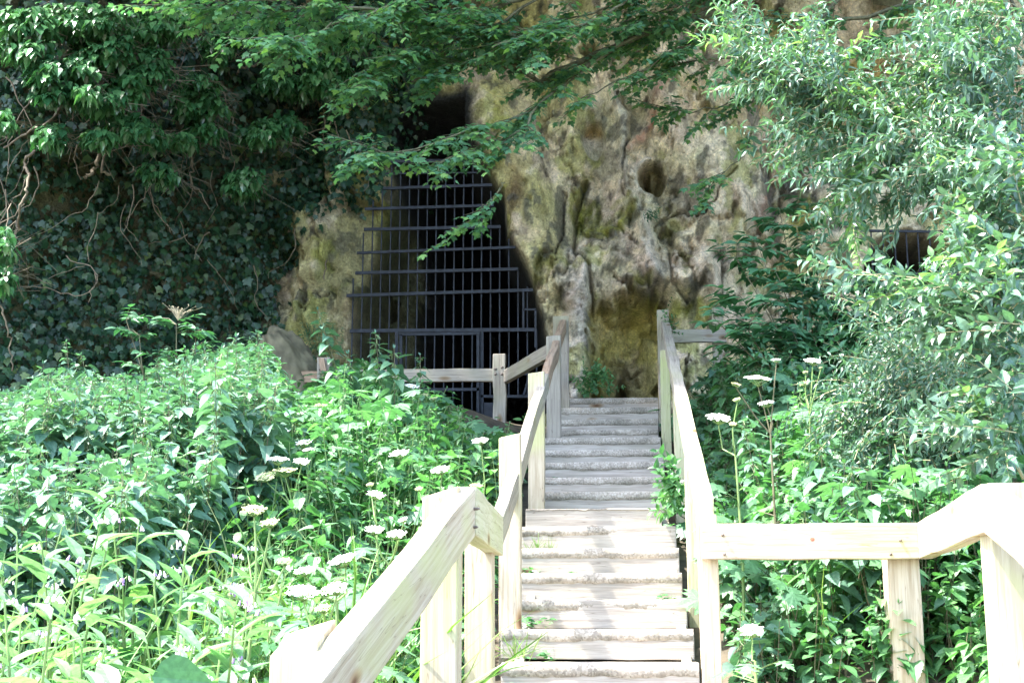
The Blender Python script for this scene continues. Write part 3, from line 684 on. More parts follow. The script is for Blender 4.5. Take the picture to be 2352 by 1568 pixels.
for x0, y0, x1, y1, hw in ROWS: flat('cross_bar', onY(x0, y0, GY), onY(x1, y1, GY), hw, .012, gate)
LB = [(371, 886), (433, 880), (480, 842), (527, 838), (581, 822), (627, 816), (679, 798), (760, 806), (960, 806)]
RB = [(371, 1090), (433, 1124), (521, 1146), (568, 1182), (618, 1188), (666, 1214), (757, 1228), (910, 1226)]
bot = onY(1000, 945, GY)[2]
for i in range(21):
    px759 = 808 + i * 21.2
    xw = onY(px759, 759, GY)[0]
    # top of this bar: highest row it reaches
    top = 759
    for yy in range(759, 368, -2):
        zz = onY(1000, yy, GY)[2]; u_, v_ = proj(np.array((xw, GY, zz)))
        l = polyinterp(v_, LB); r_ = polyinterp(v_, RB)
        if l - 2 <= u_ <= r_ + 2: top = yy
        else: break
    zt = onY(1000, top, GY)[2]; z759 = onY(1000, 759, GY)[2]
    rod('bar', (xw, GY + .022, z759 if 911 < px759 < 1100 else (bot if px759 < 911 else onY(1000, 912, GY)[2])), (xw, GY + .022, zt), .0085, gate)
door = flat('door', onY(921, 768, GY - .03), onY(921, 1010, GY - .03), .016, .015, gate)
def sub(o):  # child of a mesh part placed in world coordinates
    o.parent = door; o.matrix_parent_inverse = Matrix.Translation(-gate.location); return o
def dchild(fn, *a): o = fn(*a[:-1], None) if False else None
def fl2(name, p0, p1, hw, hd):
    o = flat(name, p0, p1, hw, hd, None); o.parent = door; o.matrix_parent_inverse = Matrix.Identity(4); return o
for (x0, y0, x1, y1) in ((1098, 768, 1098, 1010), (916, 768, 1102, 766), (916, 895, 1102, 894)): fl2('door_frame', onY(x0, y0, GY - .03), onY(x1, y1, GY - .03), .016, .015)
for i in range(8):
    px = 934 + i * 21.6
    mb = MB(); xw = onY(px, 800, GY)[0]; tube(mb, [(xw, GY - .03, onY(px, 768, GY)[2]), (xw, GY - .03, onY(px, 1000, GY)[2])], .0085, 8)
    o = mb.build('door_bar', M['iron'], None, smooth=True); o.parent = door; o.matrix_parent_inverse = Matrix.Identity(4)
for (x0, y0, x1, y1, hw) in ((911, 759, 911, 1010, .018), (1107, 759, 1107, 1010, .018), (1105, 910, 1226, 910, .015), (1202, 711, 1232, 711, .011), (1230, 711, 1230, 798, .011), (1202, 666, 1202, 758, .011), (1193, 859, 1216, 859, .010), (1216, 859, 1202, 910, .010)):
    flat('frame', onY(x0, y0, GY - .002), onY(x1, y1, GY - .002), hw, .012, gate)
flat('lock_plate', onY(1112, 945, GY - .05), onY(1150, 945, GY - .05), .10, .02, gate)
rg = tag(empty('cave_gate', onY(2100, 640, 15.2)), 'small iron bar grille across the cave half hidden by leaves at right', 'gate')
for i in range(9):
    px = 2008 + i * 27
    p0 = onY(px, 680, 15.2); p1 = onY(px, 528, 15.2); rod('bar', (p0[0], 15.2, p0[2]), (p0[0], 15.2, p1[2]), .009, rg)
flat('cross_bar', onY(1996, 530, 15.18), onY(2240, 534, 15.18), .012, .012, rg)
flat('cross_bar', onY(1996, 628, 15.18), onY(2240, 630, 15.18), .012, .012, rg)

# boulder beside the fence
bm = bmesh.new(); bmesh.ops.create_icosphere(bm, subdivisions=5, radius=1)
c_ = onY(672, 860, 14.7)
for v in bm.verts:
    n_ = noise.fractal(v.co * 1.3 + Vector((5, 2, 1)), 1.0, 2.0, 5)
    p = v.co * (1 + .28 * n_); slope = p.x
    v.co = Vector((c_[0] + p.x * .33, c_[1] + p.y * .35, c_[2] + p.z * .42 - slope * .24))
me = bpy.data.meshes.new('boulder'); bm.to_mesh(me); bm.free()
for p in me.polygons: p.use_smooth = True
M['boulder'] = plain_mat('lichened_stone', (.13, .115, .07), rough=.9, var=.4, scale=7, bump=.8)
me.materials.append(M['boulder']); bo = bpy.data.objects.new('boulder', me); COL.objects.link(bo)
tag(bo, 'olive brown boulder leaning behind the left end of the cave fence', 'boulder')

# ------------------------------------------------------------------ plants
FOL = ['nettle', 'tassel', 'ivy', 'ivy2', 'maple', 'shrub', 'shrub_y', 'elder', 'herb', 'hog', 'comfrey', 'grass', 'umbel', 'umbel_g', 'bell', 'bell_p', 'stem_green', 'stem_dark', 'dead']
def build_fol(L, name, parent=None, tubes=None):
    used = []
    for (k, mt) in L.d:
        if mt not in used: used.append(mt)
    mb = MB()
    if tubes is not None and tubes.n:
        mb = tubes; tm = tubes.mats; used = tm + [u for u in used if u not in tm]
    L.flush(mb, {u: i for i, u in enumerate(used)})
    return mb.build(name, [M[u] for u in used], parent)
def newtubes(*mats):
    t = MB(); t.mats = list(mats); return t

def nettle(L, tb, base, h, lean=None, s=1.0, tassels=True, ml='nettle', kind='nettle', mi=0, w0=1.0):
    base = np.array(base, float); lean = rnd3(.10) if lean is None else np.array(lean)
    top = base + np.array((lean[0], lean[1], 1.0)) * h
    midp = (base + top) / 2 + rnd3(.025)
    t = np.linspace(0, 1, 6)[:, None]; P = (1 - t) ** 2 * base + 2 * t * (1 - t) * midp + t * t * top
    tube(tb, P, np.linspace(.004, .0018, 6), 3, mi)
    ang = rng.uniform(0, 6.28); z = .22
    while z < 1.0:
        c = np.array([np.interp(z, t[:, 0], P[:, i]) for i in range(3)])
        f = 1 - abs(z - .55) * .9
        ls = s * (.040 + .058 * f) * rng.uniform(.8, 1.2) * (1 if z < .93 else .55)
        for q in (0, math.pi):
            a_ = ang + q + rng.normal(0, .25)
            dr = np.array((math.cos(a_), math.sin(a_), 0))
            droop = rng.uniform(.0, .75) if z < .9 else rng.uniform(-.8, .1)
            d_ = unit(dr + np.array((0, 0, -droop)))
            n_ = unit(np.array((0, 0, 1)) + dr * droop * .8 + rnd3(.25))
            L.add(kind, ml, c + dr * ls * .35, d_, n_, ls * 1.15, w0, rng.uniform(.3, 1.8))
            if tassels and z > .45 and rng.random() < .7:
                for _ in range(3):
                    L.add('blade', 'tassel', c + dr * .01, unit(dr * .6 + np.array((0, 0, -.8)) + rnd3(.4)), rnd3(), .045 * s, 5.0, 1.0)
        ang += math.pi / 2 + rng.normal(0, .15); z += (.062 if z < .75 else .045) * (1.0 / max(h, .3)) * .85
    L.add('ovate', ml, top, unit((0.2, 0.1, 1) + rnd3(.3)), rnd3(), .03 * s); L.add('ovate', ml, top, unit((-.2, -.3, 1) + rnd3(.3)), rnd3(), .03 * s)

def undershrub(L, P, n, r, mat, kind, smin, smax, up=.55):
    """loose leaves round a point"""
    pts = P + rng.normal(0, r, (n, 3)) * np.array((1, 1, .7))
    az = rng.uniform(0, 6.283, n); D = np.stack([np.cos(az), np.sin(az), rng.uniform(-.6, .3, n)], 1)
    Nn = np.stack([rng.normal(0, .4, n), rng.normal(-.25, .4, n), np.full(n, up + .4)], 1)
    L.addmany(kind, mat, pts, D, Nn, rng.uniform(smin, smax, n), rng.uniform(.85, 1.15, n), rng.uniform(.3, 1.6, n))

SKYL = [(-200, 905), (0, 900), (60, 880), (150, 845), (200, 850), (300, 870), (350, 850), (420, 800), (500, 800), (575, 775), (620, 815), (650, 905), (700, 900), (740, 860), (800, 825), (850, 820), (920, 850), (1000, 895), (1060, 935), (1130, 960), (1180, 985), (1215, 1000), (1240, 1060), (1300, 1100)]
SKYR = [(1500, 985), (1590, 880), (1640, 805), (1700, 770), (1800, 740), (1900, 760), (2000, 800), (2100, 850), (2400, 900)]
def fit_h(x, y, h, sky, hmin=.12):
    z0 = float(groundz(x, y)); rag = abs(rng.normal(0, 50)) - 12
    for _ in range(14):
        u_, v_ = proj(np.array((x, y, z0 + h)))
        if v_ - rag >= np.interp(u_, [p[0] for p in sky], [p[1] for p in sky]): return z0, h
        h *= .86
    return (z0, h) if h > hmin else (z0, None)

# --- the nettle bed at left
L = Leaves(); tb = newtubes('stem_dark')
cnt = 0
for _ in range(3000):
    y = rng.uniform(5.7, 13.2); x = rng.uniform(-5.6, -1.9)
    u_, v_ = proj(np.array((x, y, float(groundz(x, y)) + .5)))
    if u_ < -120 or u_ > 700 - (y - 6.6) * 8: continue
    z0, h = fit_h(x, y, rng.uniform(.85, 1.25), SKYL)
    if h is None or h < .3: continue
    if rng.random() > .75: continue
    if y < 7.2: h *= .75
    nettle(L, tb, (x, y, z0), h, s=rng.uniform(.95, 1.25)); cnt += 1
    if cnt > 900: break
print('nettles', cnt)
o = build_fol(L, 'nettle_bed', None, tb)
tag(o, 'dense bed of stinging nettles covering the bank at left below the ivy', 'nettles', kind='stuff')

# --- mixed weeds between the nettles and the stairs
L = Leaves(); tb = newtubes('stem_green')
for _ in range(900):
    y = rng.uniform(6.0, 14.0); x = rng.uniform(-3.0, -.80)
    u_, v_ = proj(np.array((x, y, float(groundz(x, y)) + .3)))
    if u_ < 560 or u_ > 1235: continue
    if y > 12.8 and x > -1.6: continue
    z0, h = fit_h(x, y, rng.uniform(.35, .85) * (1 if y > 8 else .8), SKYL)
    if h is None: continue
    r_ = rng.random()
    if r_ < .42: nettle(L, tb, (x, y, z0), h, s=rng.uniform(.7, 1.05), tassels=rng.random() < .4, ml='herb')
    elif r_ < .75:
        for q in range(7):
            P = np.array((x, y, z0 + h * rng.uniform(.3, 1))) + rnd3(.08) * (1, 1, .3)
            tube(tb, [(x, y, z0), (P + np.array((x, y, z0))) / 2 + rnd3(.03), P], [.004, .003, .002], 3)
            a_ = rng.uniform(0, 6.28); L.add('cut' if rng.random() < .6 else 'hog', 'hog', P, (math.cos(a_), math.sin(a_), rng.uniform(-.5, .2)), (rng.normal(0, .3), rng.normal(-.3, .3), 1), rng.uniform(.10, .2), 1, rng.uniform(.5, 2))
    else:
        nettle(L, tb, (x, y, z0), h * .8, s=.62, tassels=False, ml='herb', kind='ovate')
# low filler against bare soil
n = 9000; X = rng.uniform(-5.5, -.72, n); Yg = rng.uniform(3.0, 14.2, n); keep = ~((Yg > 12.9) & (X > -1.75) & (X < -.9))
X, Yg = X[keep], Yg[keep]; Z = groundz(X, Yg) + rng.uniform(.02, .30, len(X)); n = len(X)
az = rng.uniform(0, 6.283, n)
L.addmany('ovate', 'herb', np.stack([X, Yg, Z], 1), np.stack([np.cos(az), np.sin(az), rng.uniform(-.4, .4, n)], 1), np.stack([rng.normal(0, .4, n), rng.normal(-.3, .4, n), np.ones(n)], 1), rng.uniform(.035, .09, n), rng.uniform(.8, 1.3, n), rng.uniform(.3, 1.6, n))
o = build_fol(L, 'undergrowth', None, tb)
tag(o, 'mixed light green weeds on the bank between the nettles and the left handrail', 'undergrowth', kind='stuff')

# --- foreground herbage bottom left (under and between comfrey)
L = Leaves(); tb = newtubes('stem_green')
for _ in range(800):
    y = rng.uniform(3.4, 7.2); x = rng.uniform(-3.2, -.80 - .0 * y)
    u_, v_ = proj(np.array((x, y, float(groundz(x, y)) + .2)))
    if u_ < -150 or u_ > 1140 or v_ > 1900: continue
    z0 = float(groundz(x, y)); h = rng.uniform(.25, .55)
    pr = proj(np.array((x, y, z0 + h)))
    if pr[1] < 1180: h *= .6
    r_ = rng.random()
    if r_ < .4: nettle(L, tb, (x, y, z0), h, s=.5, tassels=False, ml='herb', kind='ovate')
    elif r_ < .7:
        for q in range(9):
            P = np.array((x, y, z0 + h * rng.uniform(.3, 1))) + rnd3(.07) * (1, 1, .3)
            tube(tb, [(x, y, z0), P], [.003, .0015], 3)
            a_ = rng.uniform(0, 6.28); L.add('cut', 'herb', P, (math.cos(a_), math.sin(a_), rng.uniform(-.5, .3)), (rng.normal(0, .3), rng.normal(-.3, .3), 1), rng.uniform(.05, .11), 1, rng.uniform(.5, 2))
    else:
        for q in range(9):
            L.add('blade', 'grass', np.array((x, y, z0)) + rnd3(.04) * (1, 1, 0), unit((rng.normal(0, .5), rng.normal(0, .5), 1)), rnd3(), rng.uniform(.3, .7) * (h / .5), rng.uniform(.7, 1.3), rng.uniform(.5, 1.5))
o = build_fol(L, 'undergrowth', None, tb)
tag(o, 'fine sunlit weeds and grass around the comfrey at the bottom left', 'undergrowth', kind='stuff')

# --- right bank
L = Leaves(); tb = newtubes('stem_dark')
cnt = 0
for _ in range(2600):
    y = rng.uniform(5.6, 14.6); x = rng.uniform(.62, 5.2)
    if y < 7.3 and x < 1.75: continue
    u_, v_ = proj(np.array((x, y, float(groundz(x, y)) + .3)))
    if u_ < 1560 or u_ > 2480 or v_ > 1900: continue
    z0, h = fit_h(x, y, rng.uniform(.45, 1.0) * (1 if x > 1 else .7), SKYR)
    if h is None: continue
    if x < 1.0: h = min(h, .5 if y < 9 else .35)
    r_ = rng.random(); s_ = 1.0
    if r_ < .40: nettle(L, tb, (x, y, z0), h, s=rng.uniform(.85, 1.25), tassels=rng.random() < .5, ml='nettle' if rng.random() < .5 else 'herb')
    elif r_ < .62:
        for q in range(6):
            P = np.array((x, y, z0 + h * rng.uniform(.4, 1))) + rnd3(.12) * (1, 1, .3)
            tube(tb, [(x, y, z0), (P + np.array((x, y, z0))) / 2 + rnd3(.03), P], [.005, .004, .002], 3)
            a_ = rng.uniform(0, 6.28); L.add('hog', 'hog', P, (math.cos(a_), math.sin(a_), rng.uniform(-.5, .1)), (rng.normal(0, .3), rng.normal(-.45, .3), 1), rng.uniform(.11, .19), 1, rng.uniform(.5, 2))
    elif r_ < .93: nettle(L, tb, (x, y, z0), h, s=rng.uniform(.7, 1.05), tassels=False, ml='herb', kind='ovate', w0=1.25)
    else:
        for q in range(10):
            L.add('blade', 'grass', np.array((x, y, z0)) + rnd3(.05) * (1, 1, 0), unit((rng.normal(0, .4), rng.normal(0, .4), 1)), rnd3(), rng.uniform(.2, .5) * (h / .7), 1, rng.uniform(.8, 2))
    cnt += 1
    if cnt > 900: break
print('right', cnt)
for _ in range(330):
    y = 7.2 + 1.3 * rng.random() ** 1.3; x = rng.uniform(.66, 3.4); z0 = float(groundz(x, y)) - .05
    if rng.random() < .5: nettle(L, tb, (x, y, z0), rng.uniform(.25, .55), s=rng.uniform(.7, 1.0), tassels=False, ml='herb', w0=1.1)
    else: nettle(L, tb, (x, y, z0), rng.uniform(.2, .5), s=rng.uniform(.6, .9), tassels=False, ml='herb', kind='ovate', w0=1.3)
for _ in range(160):
    y = rng.uniform(5.4, 7.2); x = rng.uniform(1.62, 3.4); z0 = float(groundz(x, y)) - .05
    nettle(L, tb, (x, y, z0), rng.uniform(.35, .7), s=rng.uniform(.6, .9), tassels=False, ml='herb', kind=('ovate', 'nettle')[rng.integers(2)], w0=1.2)
n = 13000; X = rng.uniform(.60, 5.4, n); Yg = 5.4 + 9.4 * rng.random(n) ** 1.5; keep = ~((Yg < 7.25) & (X < 1.7)); X, Yg = X[keep], Yg[keep]; n = len(X)
Z = groundz(X, Yg) + rng.uniform(.02, .42, n) * np.clip(X - .3, .45, 1); az = rng.uniform(0, 6.283, n)
L.addmany('ovate', 'herb', np.stack([X, Yg, Z], 1), np.stack([np.cos(az), np.sin(az), rng.uniform(-.4, .4, n)], 1), np.stack([rng.normal(0, .4, n), rng.normal(-.3, .4, n), np.ones(n)], 1), rng.uniform(.04, .10, n), rng.uniform(.9, 1.5, n), rng.uniform(.3, 1.6, n))
o = build_fol(L, 'undergrowth', None, tb)
tag(o, 'leafy nettles, hogweed leaves and brambles filling the bank right of the steps', 'undergrowth', kind='stuff')

# --- small weeds growing on the steps
spots = [(1240, 1372, 2, .10), (1262, 1240, 5, .07), (1225, 1250, 5, .09), (1330, 1160, 7, .05), (1370, 1166, 7, .04), (1290, 1155, 7, .05), (1310, 1310, 4, .05), (1190, 1480, 1, .12), (1245, 1500, 1, .08), (1180, 1540, 0, .12), (1250, 1560, 0, .07), (1440, 955, 13, .05), (1545, 1180, 6, .08), (1520, 1330, 3, .07), (1270, 1040, 9, .09), (1210, 1320, 4, .08)]
for i, (px, py, k, h) in enumerate(spots):
    yk = (C0 + k) * TS - .04; p = onY(px, py, yk); p[2] = tops[k - 1] if k else LANDZ
    L = Leaves(); root = None
    grassy = i in (1, 2, 7)
    for q in range(14 if not grassy else 26):
        if grassy: L.add('blade', 'grass', p + rnd3(.02) * (1.5, .3, 0), unit((rng.normal(0, .6), rng.normal(-.2, .3), 1)), rnd3(), rng.uniform(.6, 1.3) * h * 1.4, 1.1, 1)
        else: L.add('ovate', 'herb', p + np.array((rng.normal(0, .035), rng.normal(0, .012), rng.uniform(.1, .6) * h)), unit((rng.normal(), rng.normal(-.3, .5), .2)), (rng.normal(0, .3), -.5, 1), h * rng.uniform(.35, .6), 1.2, 1)
    where = {0: 'second lowest visible step, at its left end', 1: 'step', 2: 'step'}
    o = build_fol(L, 'weed')
    tag(o, ['weed tuft at the left end of the third step up', 'grass tuft at the left of the sixth step', 'second small grass tuft beside the left post on the sixth step', 'larger seedling on the middle of the eighth step', 'small seedling right of the larger one on the eighth step', 'seedling near the left end of the eighth step', 'tiny seedling on the fifth step', 'spreading grass at the left end of the second step', 'weed on the second step beside the spreading grass', 'broad leaved weed at the left end of the lowest step', 'small weed on the lowest step', 'lone weed near the right end of the highest steps', 'weed at the right end of the seventh step', 'weed at the right end of the fourth step', 'leafy weed by the left end of the tenth step', 'weed at the left end of the fifth step'][i], 'weed', group='weeds growing on the steps')

# --- umbel flowers (hogweed / cow parsley)
def umbel_head(px, py, Y, wpx, tilt=0.0, fade=False, parent=None, junction=None):
    p = onY(px, py, Y); r = wpx / 2 / F_ * Y
    nrm = unit((rng.normal(0, .14), -.42 + rng.normal(0, .10), 1)); u = unit(np.cross(nrm, (0, 1, 0))); v = np.cross(nrm, u)
    hub = p - nrm * r * .75
    L = Leaves(); tbh = newtubes('stem_green'); mt = 'umbel_g' if fade else 'umbel'
    tbh.mats.append(mt)
    nu = 17
    for i in range(nu):
        a_ = i * 2.4; rr = r * math.sqrt((i + .5) / nu) * .92
        c = p + u * rr * math.cos(a_) + v * rr * math.sin(a_) - nrm * .22 * rr * rr / r
        tube(tbh, [hub, c - nrm * .01], [.0018, .001], 3)
        cr = r * .23
        for j in range(9):
            b_ = j * 2.4; q = cr * math.sqrt((j + .5) / 9)
            cc_ = c + u * q * math.cos(b_) + v * q * math.sin(b_) + nrm * rng.normal(0, .002)
            s_ = cr * .34; k = 5; aa = np.arange(k) * 2 * math.pi / k + rng.random()
            tn_ = unit(nrm + rnd3(.25)); uu = unit(np.cross(tn_, (0, 1, 0.1))); v2 = np.cross(tn_, uu)
            ring = cc_ + s_ * (uu[None] * np.cos(aa)[:, None] + v2[None] * np.sin(aa)[:, None])
            tbh.add(np.concatenate([[cc_ + tn_ * s_ * .35], ring]), [(0, 1 + t_, 1 + (t_ + 1) % k) for t_ in range(k)], 1)
    mb = tbh
    o = mb.build('flower_head', [M['stem_green'], M[mt]], parent)
    return hub
UMB = [ # label, base pixel offset x, depth, [(px,py,width,fade)]
 ('tall cow parsley with a white flower head against the fence rail', 960, 1120, 12.2, [(943, 884, 46, 0), (977, 905, 18, 1), (996, 912, 22, 1)]),
 ('cow parsley with a small white head below the left part of the cave fence', 815, 1100, 12.0, [(806, 914, 34, 0), (835, 953, 30, 0)]),
 ('cow parsley with a flat white head at the right edge of the nettles', 640, 1120, 10.6, [(641, 942, 52, 0), (688, 947, 28, 0), (736, 928, 26, 1)]),
 ('cow parsley with three white heads in a slanting row below the nettle edge', 720, 1180, 9.6, [(647, 985, 40, 0), (698, 1012, 44, 0), (714, 1029, 40, 0)]),
 ('cow parsley with a round white head over a yellow green fading one', 690, 1220, 8.6, [(694, 1056, 40, 0), (640, 1050, 52, 0), (655, 1075, 60, 1), (610, 1090, 50, 1)]),
 ('cow parsley with a loose head right of the middle of the weed bank', 930, 1220, 10.0, [(917, 1036, 52, 0), (892, 1096, 34, 1)]),
 ('cow parsley with a slanting white head left of the second handrail post', 1010, 1240, 9.0, [(1012, 1074, 48, 0), (962, 1120, 20, 1)]),
 ('cow parsley nearest the upper handrail post', 1110, 1230, 9.4, [(1104, 1008, 40, 0), (1095, 1112, 34, 1)]),
 ('cow parsley with a flat cream head over dark cut leaves', 870, 1330, 8.0, [(866, 1132, 44, 0), (850, 1110, 20, 1)]),
 ('cow parsley with two broad white heads beside the sunlit corner post', 890, 1400, 7.0, [(862, 1212, 46, 0), (912, 1222, 48, 0), (925, 1190, 24, 0)]),
 ('cow parsley with a wide white head above the sloping rail', 800, 1480, 6.2, [(786, 1278, 70, 0), (700, 1305, 50, 0)]),
 ('cow parsley with wide pale heads low beside the sloping rail', 760, 1560, 5.4, [(770, 1345, 62, 0), (700, 1352, 80, 0), (742, 1392, 40, 1)]),
 ('cow parsley with a yellow green fading head deep in the comfrey', 560, 1500, 6.0, [(585, 1165, 60, 1), (620, 1195, 46, 1), (655, 1285, 36, 1)]),
 ('tall hogweed with two white umbels on a branching purple stem, right bank', 1790, 1200, 9.8, [(1744, 864, 66, 0), (1692, 880, 24, 1), (1761, 921, 42, 0), (1783, 824, 24, 0)]),
 ('hogweed with a white umbel and three small buds, right bank', 1860, 1180, 10.2, [(1868, 825, 42, 0), (1845, 878, 26, 1), (1850, 853, 14, 1), (1885, 843, 10, 1)]),
 ('leaning hogweed with a flat white umbel beside the right handrail', 1700, 1180, 9.2, [(1653, 954, 60, 0), (1692, 915, 20, 1), (1684, 971, 20, 1)]),
 ('low hogweed with a loose white umbel under the level arm', 1740, 1560, 7.6, [(1728, 1442, 60, 0)]),
]
for lab, bx, by, Yd, heads in UMB:
    Yd = Yd - (1.3 if Yd < 11 else .6)
    hubs0 = onY(bx, by, Yd); x0 = hubs0[0]; z0 = float(groundz(x0, Yd))
    base = np.array((x0, Yd, z0)); root = tag(empty('flowering_umbel', base), lab, 'wildflower', group='white umbel flowers on the banks')
    tb = newtubes('stem_dark' if 'purple' in lab else 'stem_green'); L = Leaves()
    lowest = max(h[1] for h in heads)
    mx = sum(h[0] for h in heads) / len(heads)
    jn = onY(bx * .55 + mx * .45, min(lowest + 75, by), Yd)
    mid_ = (base + jn) / 2 + rnd3(.03)
    tube(tb, [base, mid_, jn], [.009, .008, .006], 6)
    for (px, py, w, fd) in heads:
        hub = umbel_head(px, py, Yd + rng.normal(0, .05), w, fade=bool(fd), parent=root)
        tube(tb, [jn, (jn + hub) / 2 + np.array((0, 0, -.03)) + rnd3(.012), hub], [.005, .004, .0028], 5)
    for q in range(7):
        t_ = rng.uniform(.15, 1.0); P0 = base * (1 - t_) + jn * t_; a_ = rng.uniform(0, 6.28); P = P0 + np.array((math.cos(a_), math.sin(a_), .3)) * .13
        tube(tb, [P0, P], [.003, .002], 3); L.add('cut' if Yd < 9.5 else 'hog', 'hog', P, (math.cos(a_), math.sin(a_), -.2), (0, -.3, 1), rng.uniform(.09, .17), 1, 1.2)
    tb.build('stem', [M[tb.mats[0]]], root); build_fol(L, 'foliage', root)

# --- comfrey
COM = [(55, 1400, 4.3, .85), (150, 1320, 4.9, .8), (250, 1440, 4.1, .8), (330, 1300, 5.3, .85), (420, 1360, 4.7, .7), (130, 1480, 3.8, .7), (510, 1380, 5.2, .6), (345, 1500, 3.9, .7), (600, 1390, 5.6, .55), (470, 1480, 4.2, .6), (0, 1310, 5.4, .8), (230, 1280, 5.9, .75), (560, 1500, 4.4, .45), (60, 1540, 3.6, .6)]
NAMEC = ['leftmost comfrey of the front row, with violet tipped bells', 'comfrey with an upright stem and violet bells left of the tallest one', 'comfrey with yellow green backlit leaves, low and left of centre', 'tallest comfrey, its pale leaves upright against the dark gap in the nettles', 'comfrey with pink bells in the middle of the sunlit clump', 'comfrey with very broad leaves near the bottom left corner', 'comfrey with upright pale leaves right of the middle', 'comfrey with a big round dark leaf at the bottom edge', 'small comfrey beside the cow parsley heads', 'comfrey with drooping bells near the bottom middle of the clump', 'comfrey at the left edge below the nettles', 'back comfrey just under the nettle bed', 'low comfrey left of the big white corner post', 'comfrey filling the bottom left corner']
for i, (px, py, Yd, hh_) in enumerate(COM):
    topp = onY(px, py - 110, Yd); z0 = float(groundz(topp[0], Yd)); base = np.array((topp[0], Yd, z0)); h = max(.35, topp[2] - z0)
    root = tag(empty('comfrey', base), NAMEC[i], 'comfrey', group='comfrey plants in the sun')
    tb = newtubes('stem_green'); L = Leaves(); FB = newtubes('bell', 'bell_p', 'stem_green')
    for s_ in range(5):
        FB = newtubes('bell', 'bell_p', 'stem_green')
        tp = base + np.array((rng.normal(0, .14), rng.normal(0, .12), h * rng.uniform(.6, 1.05))); md = (base + tp) / 2 + rnd3(.03)
        t = np.linspace(0, 1, 7)[:, None]; P = (1 - t) ** 2 * base + 2 * t * (1 - t) * md + t * t * tp
        tube(tb, P, np.linspace(.008, .003, 7), 5)
        nl = 10
        for j in range(nl):
            f = .2 + .8 * j / (nl - 1); c = np.array([np.interp(f, t[:, 0], P[:, q]) for q in range(3)]); a_ = j * 2.4 + rng.normal(0, .3)
            dr = np.array((math.cos(a_), math.sin(a_), 0)); up_ = rng.uniform(.15, .6) + .9 * f ** 2
            L.add('long', 'comfrey', c, unit(dr + np.array((0, 0, up_))), unit(np.array((0, 0, 1)) - dr * up_ + rnd3(.15)), (.22 - .09 * f) * rng.uniform(.6, 1.2), 1.35, rng.uniform(.5, 1.8))
        if s_ > 3: continue
        for cl in range(1):
            b0 = tp + rnd3(.02); a_ = rng.uniform(0, 6.28); tip = b0 + np.array((math.cos(a_) * .06, math.sin(a_) * .06, .0)); md = (b0 + tip) / 2 + np.array((0, 0, .03))
            tube(FB, [b0, md, tip], .0015, 3, 2)
            for q in range(6):
                s0_ = b0 + (tip - b0) * (q / 8) + np.array((0, 0, .02)) + rnd3(.006); dn = unit((rng.normal(0, .3), rng.normal(0, .3), -1))
                ln = rng.uniform(.012, .018)
                tube(FB, [s0_, s0_ + dn * ln * .5, s0_ + dn * ln], [.0018, .0035, .0045], 5, 1 if (i % 3 == 0 and rng.random() < .5) else 0)
        FB.build('flower', [M['bell'], M['bell_p'], M['stem_green']], root)
    if i == 7:
        c = onY(400, 1535, 3.9); L.add('ovate', 'elder', c + np.array((-.06, .0, -.02)), unit((1, .1, -.1)), unit((.25, -1, .05)), .16, 1.5, .8)  # big comfrey leaf given darker elder green in place of shade
    tb.build('stem', [M['stem_green']], root); build_fol(L, 'foliage', root)

# --- individual tall nettles and the elder in front of the gate / ivy
def solo_nettle(px0, py0, px1, py1, Yd, label, s=1.0):
    b_ = onY(px0, py0, Yd); t_ = onY(px1, py1, Yd); root = tag(empty('tall_nettle', b_), label, 'nettle', group='tall single nettles')
    L = Leaves(); tb = newtubes('stem_dark'); h = t_[2] - b_[2]
    nettle(L, tb, b_, h, lean=((t_[0] - b_[0]) / h, 0, 0), s=s); tb.build('stem', [M['stem_dark']], root); build_fol(L, 'foliage', root)
solo_nettle(850, 1080, 730, 712, 10.8, 'tallest nettle, leaning left past the fence post by the cave', 1.0)
solo_nettle(880, 1060, 862, 765, 10.6, 'upright nettle in front of the left gate bars', 1.15)
solo_nettle(960, 1060, 965, 815, 10.9, 'short nettle top in front of the barred door', .8)
solo_nettle(200, 1080, 152, 785, 10.4, 'thin nettle standing above the left end of the bed', .8)
solo_nettle(640, 1000, 590, 765, 10.6, 'nettle topping the right end of the bed against the ivy', 1.1)
solo_nettle(250, 1060, 185, 815, 10.4, 'nettle just right of the thin one at the left end of the bed', .9)
solo_nettle(840, 1080, 800, 812, 10.7, 'nettle between the two tallest ones in front of the gate', 1.15)
solo_nettle(900, 1060, 905, 800, 10.5, 'broad leaved nettle right of the upright one in front of the gate', 1.2)
solo_nettle(470, 1060, 470, 790, 10.2, 'nettle just right of the elder seed head', 1.1)
def compound(L, tb, p, d, ln, mat, kind='ovate', pairs=3, size=.09, mi=0):
    d = unit(d); side = unit(np.cross(d, (0, 0, 1))); e = p + d * ln + np.array((0, 0, -.15 * ln))
    tube(tb, [p, (p + e) / 2 + np.array((0, 0, .02)), e], [.003, .002, .0015], 3, mi)
    nn = unit(np.array((rng.normal(0, .2), -.35, 1)))
    for i in range(pairs):
        c = p + (e - p) * (.35 + .5 * i / max(1, pairs - 1))
        for s_ in (-1, 1): L.add(kind, mat, c, unit(side * s_ + d * .5 + np.array((0, 0, -.25)) + rnd3(.12)), nn + rnd3(.15), size * rng.uniform(.85, 1.15), 1.1, rng.uniform(.5, 1.5))
    L.add(kind, mat, e, unit(d + np.array((0, 0, -.3))), nn, size * 1.15, 1.1, 1)
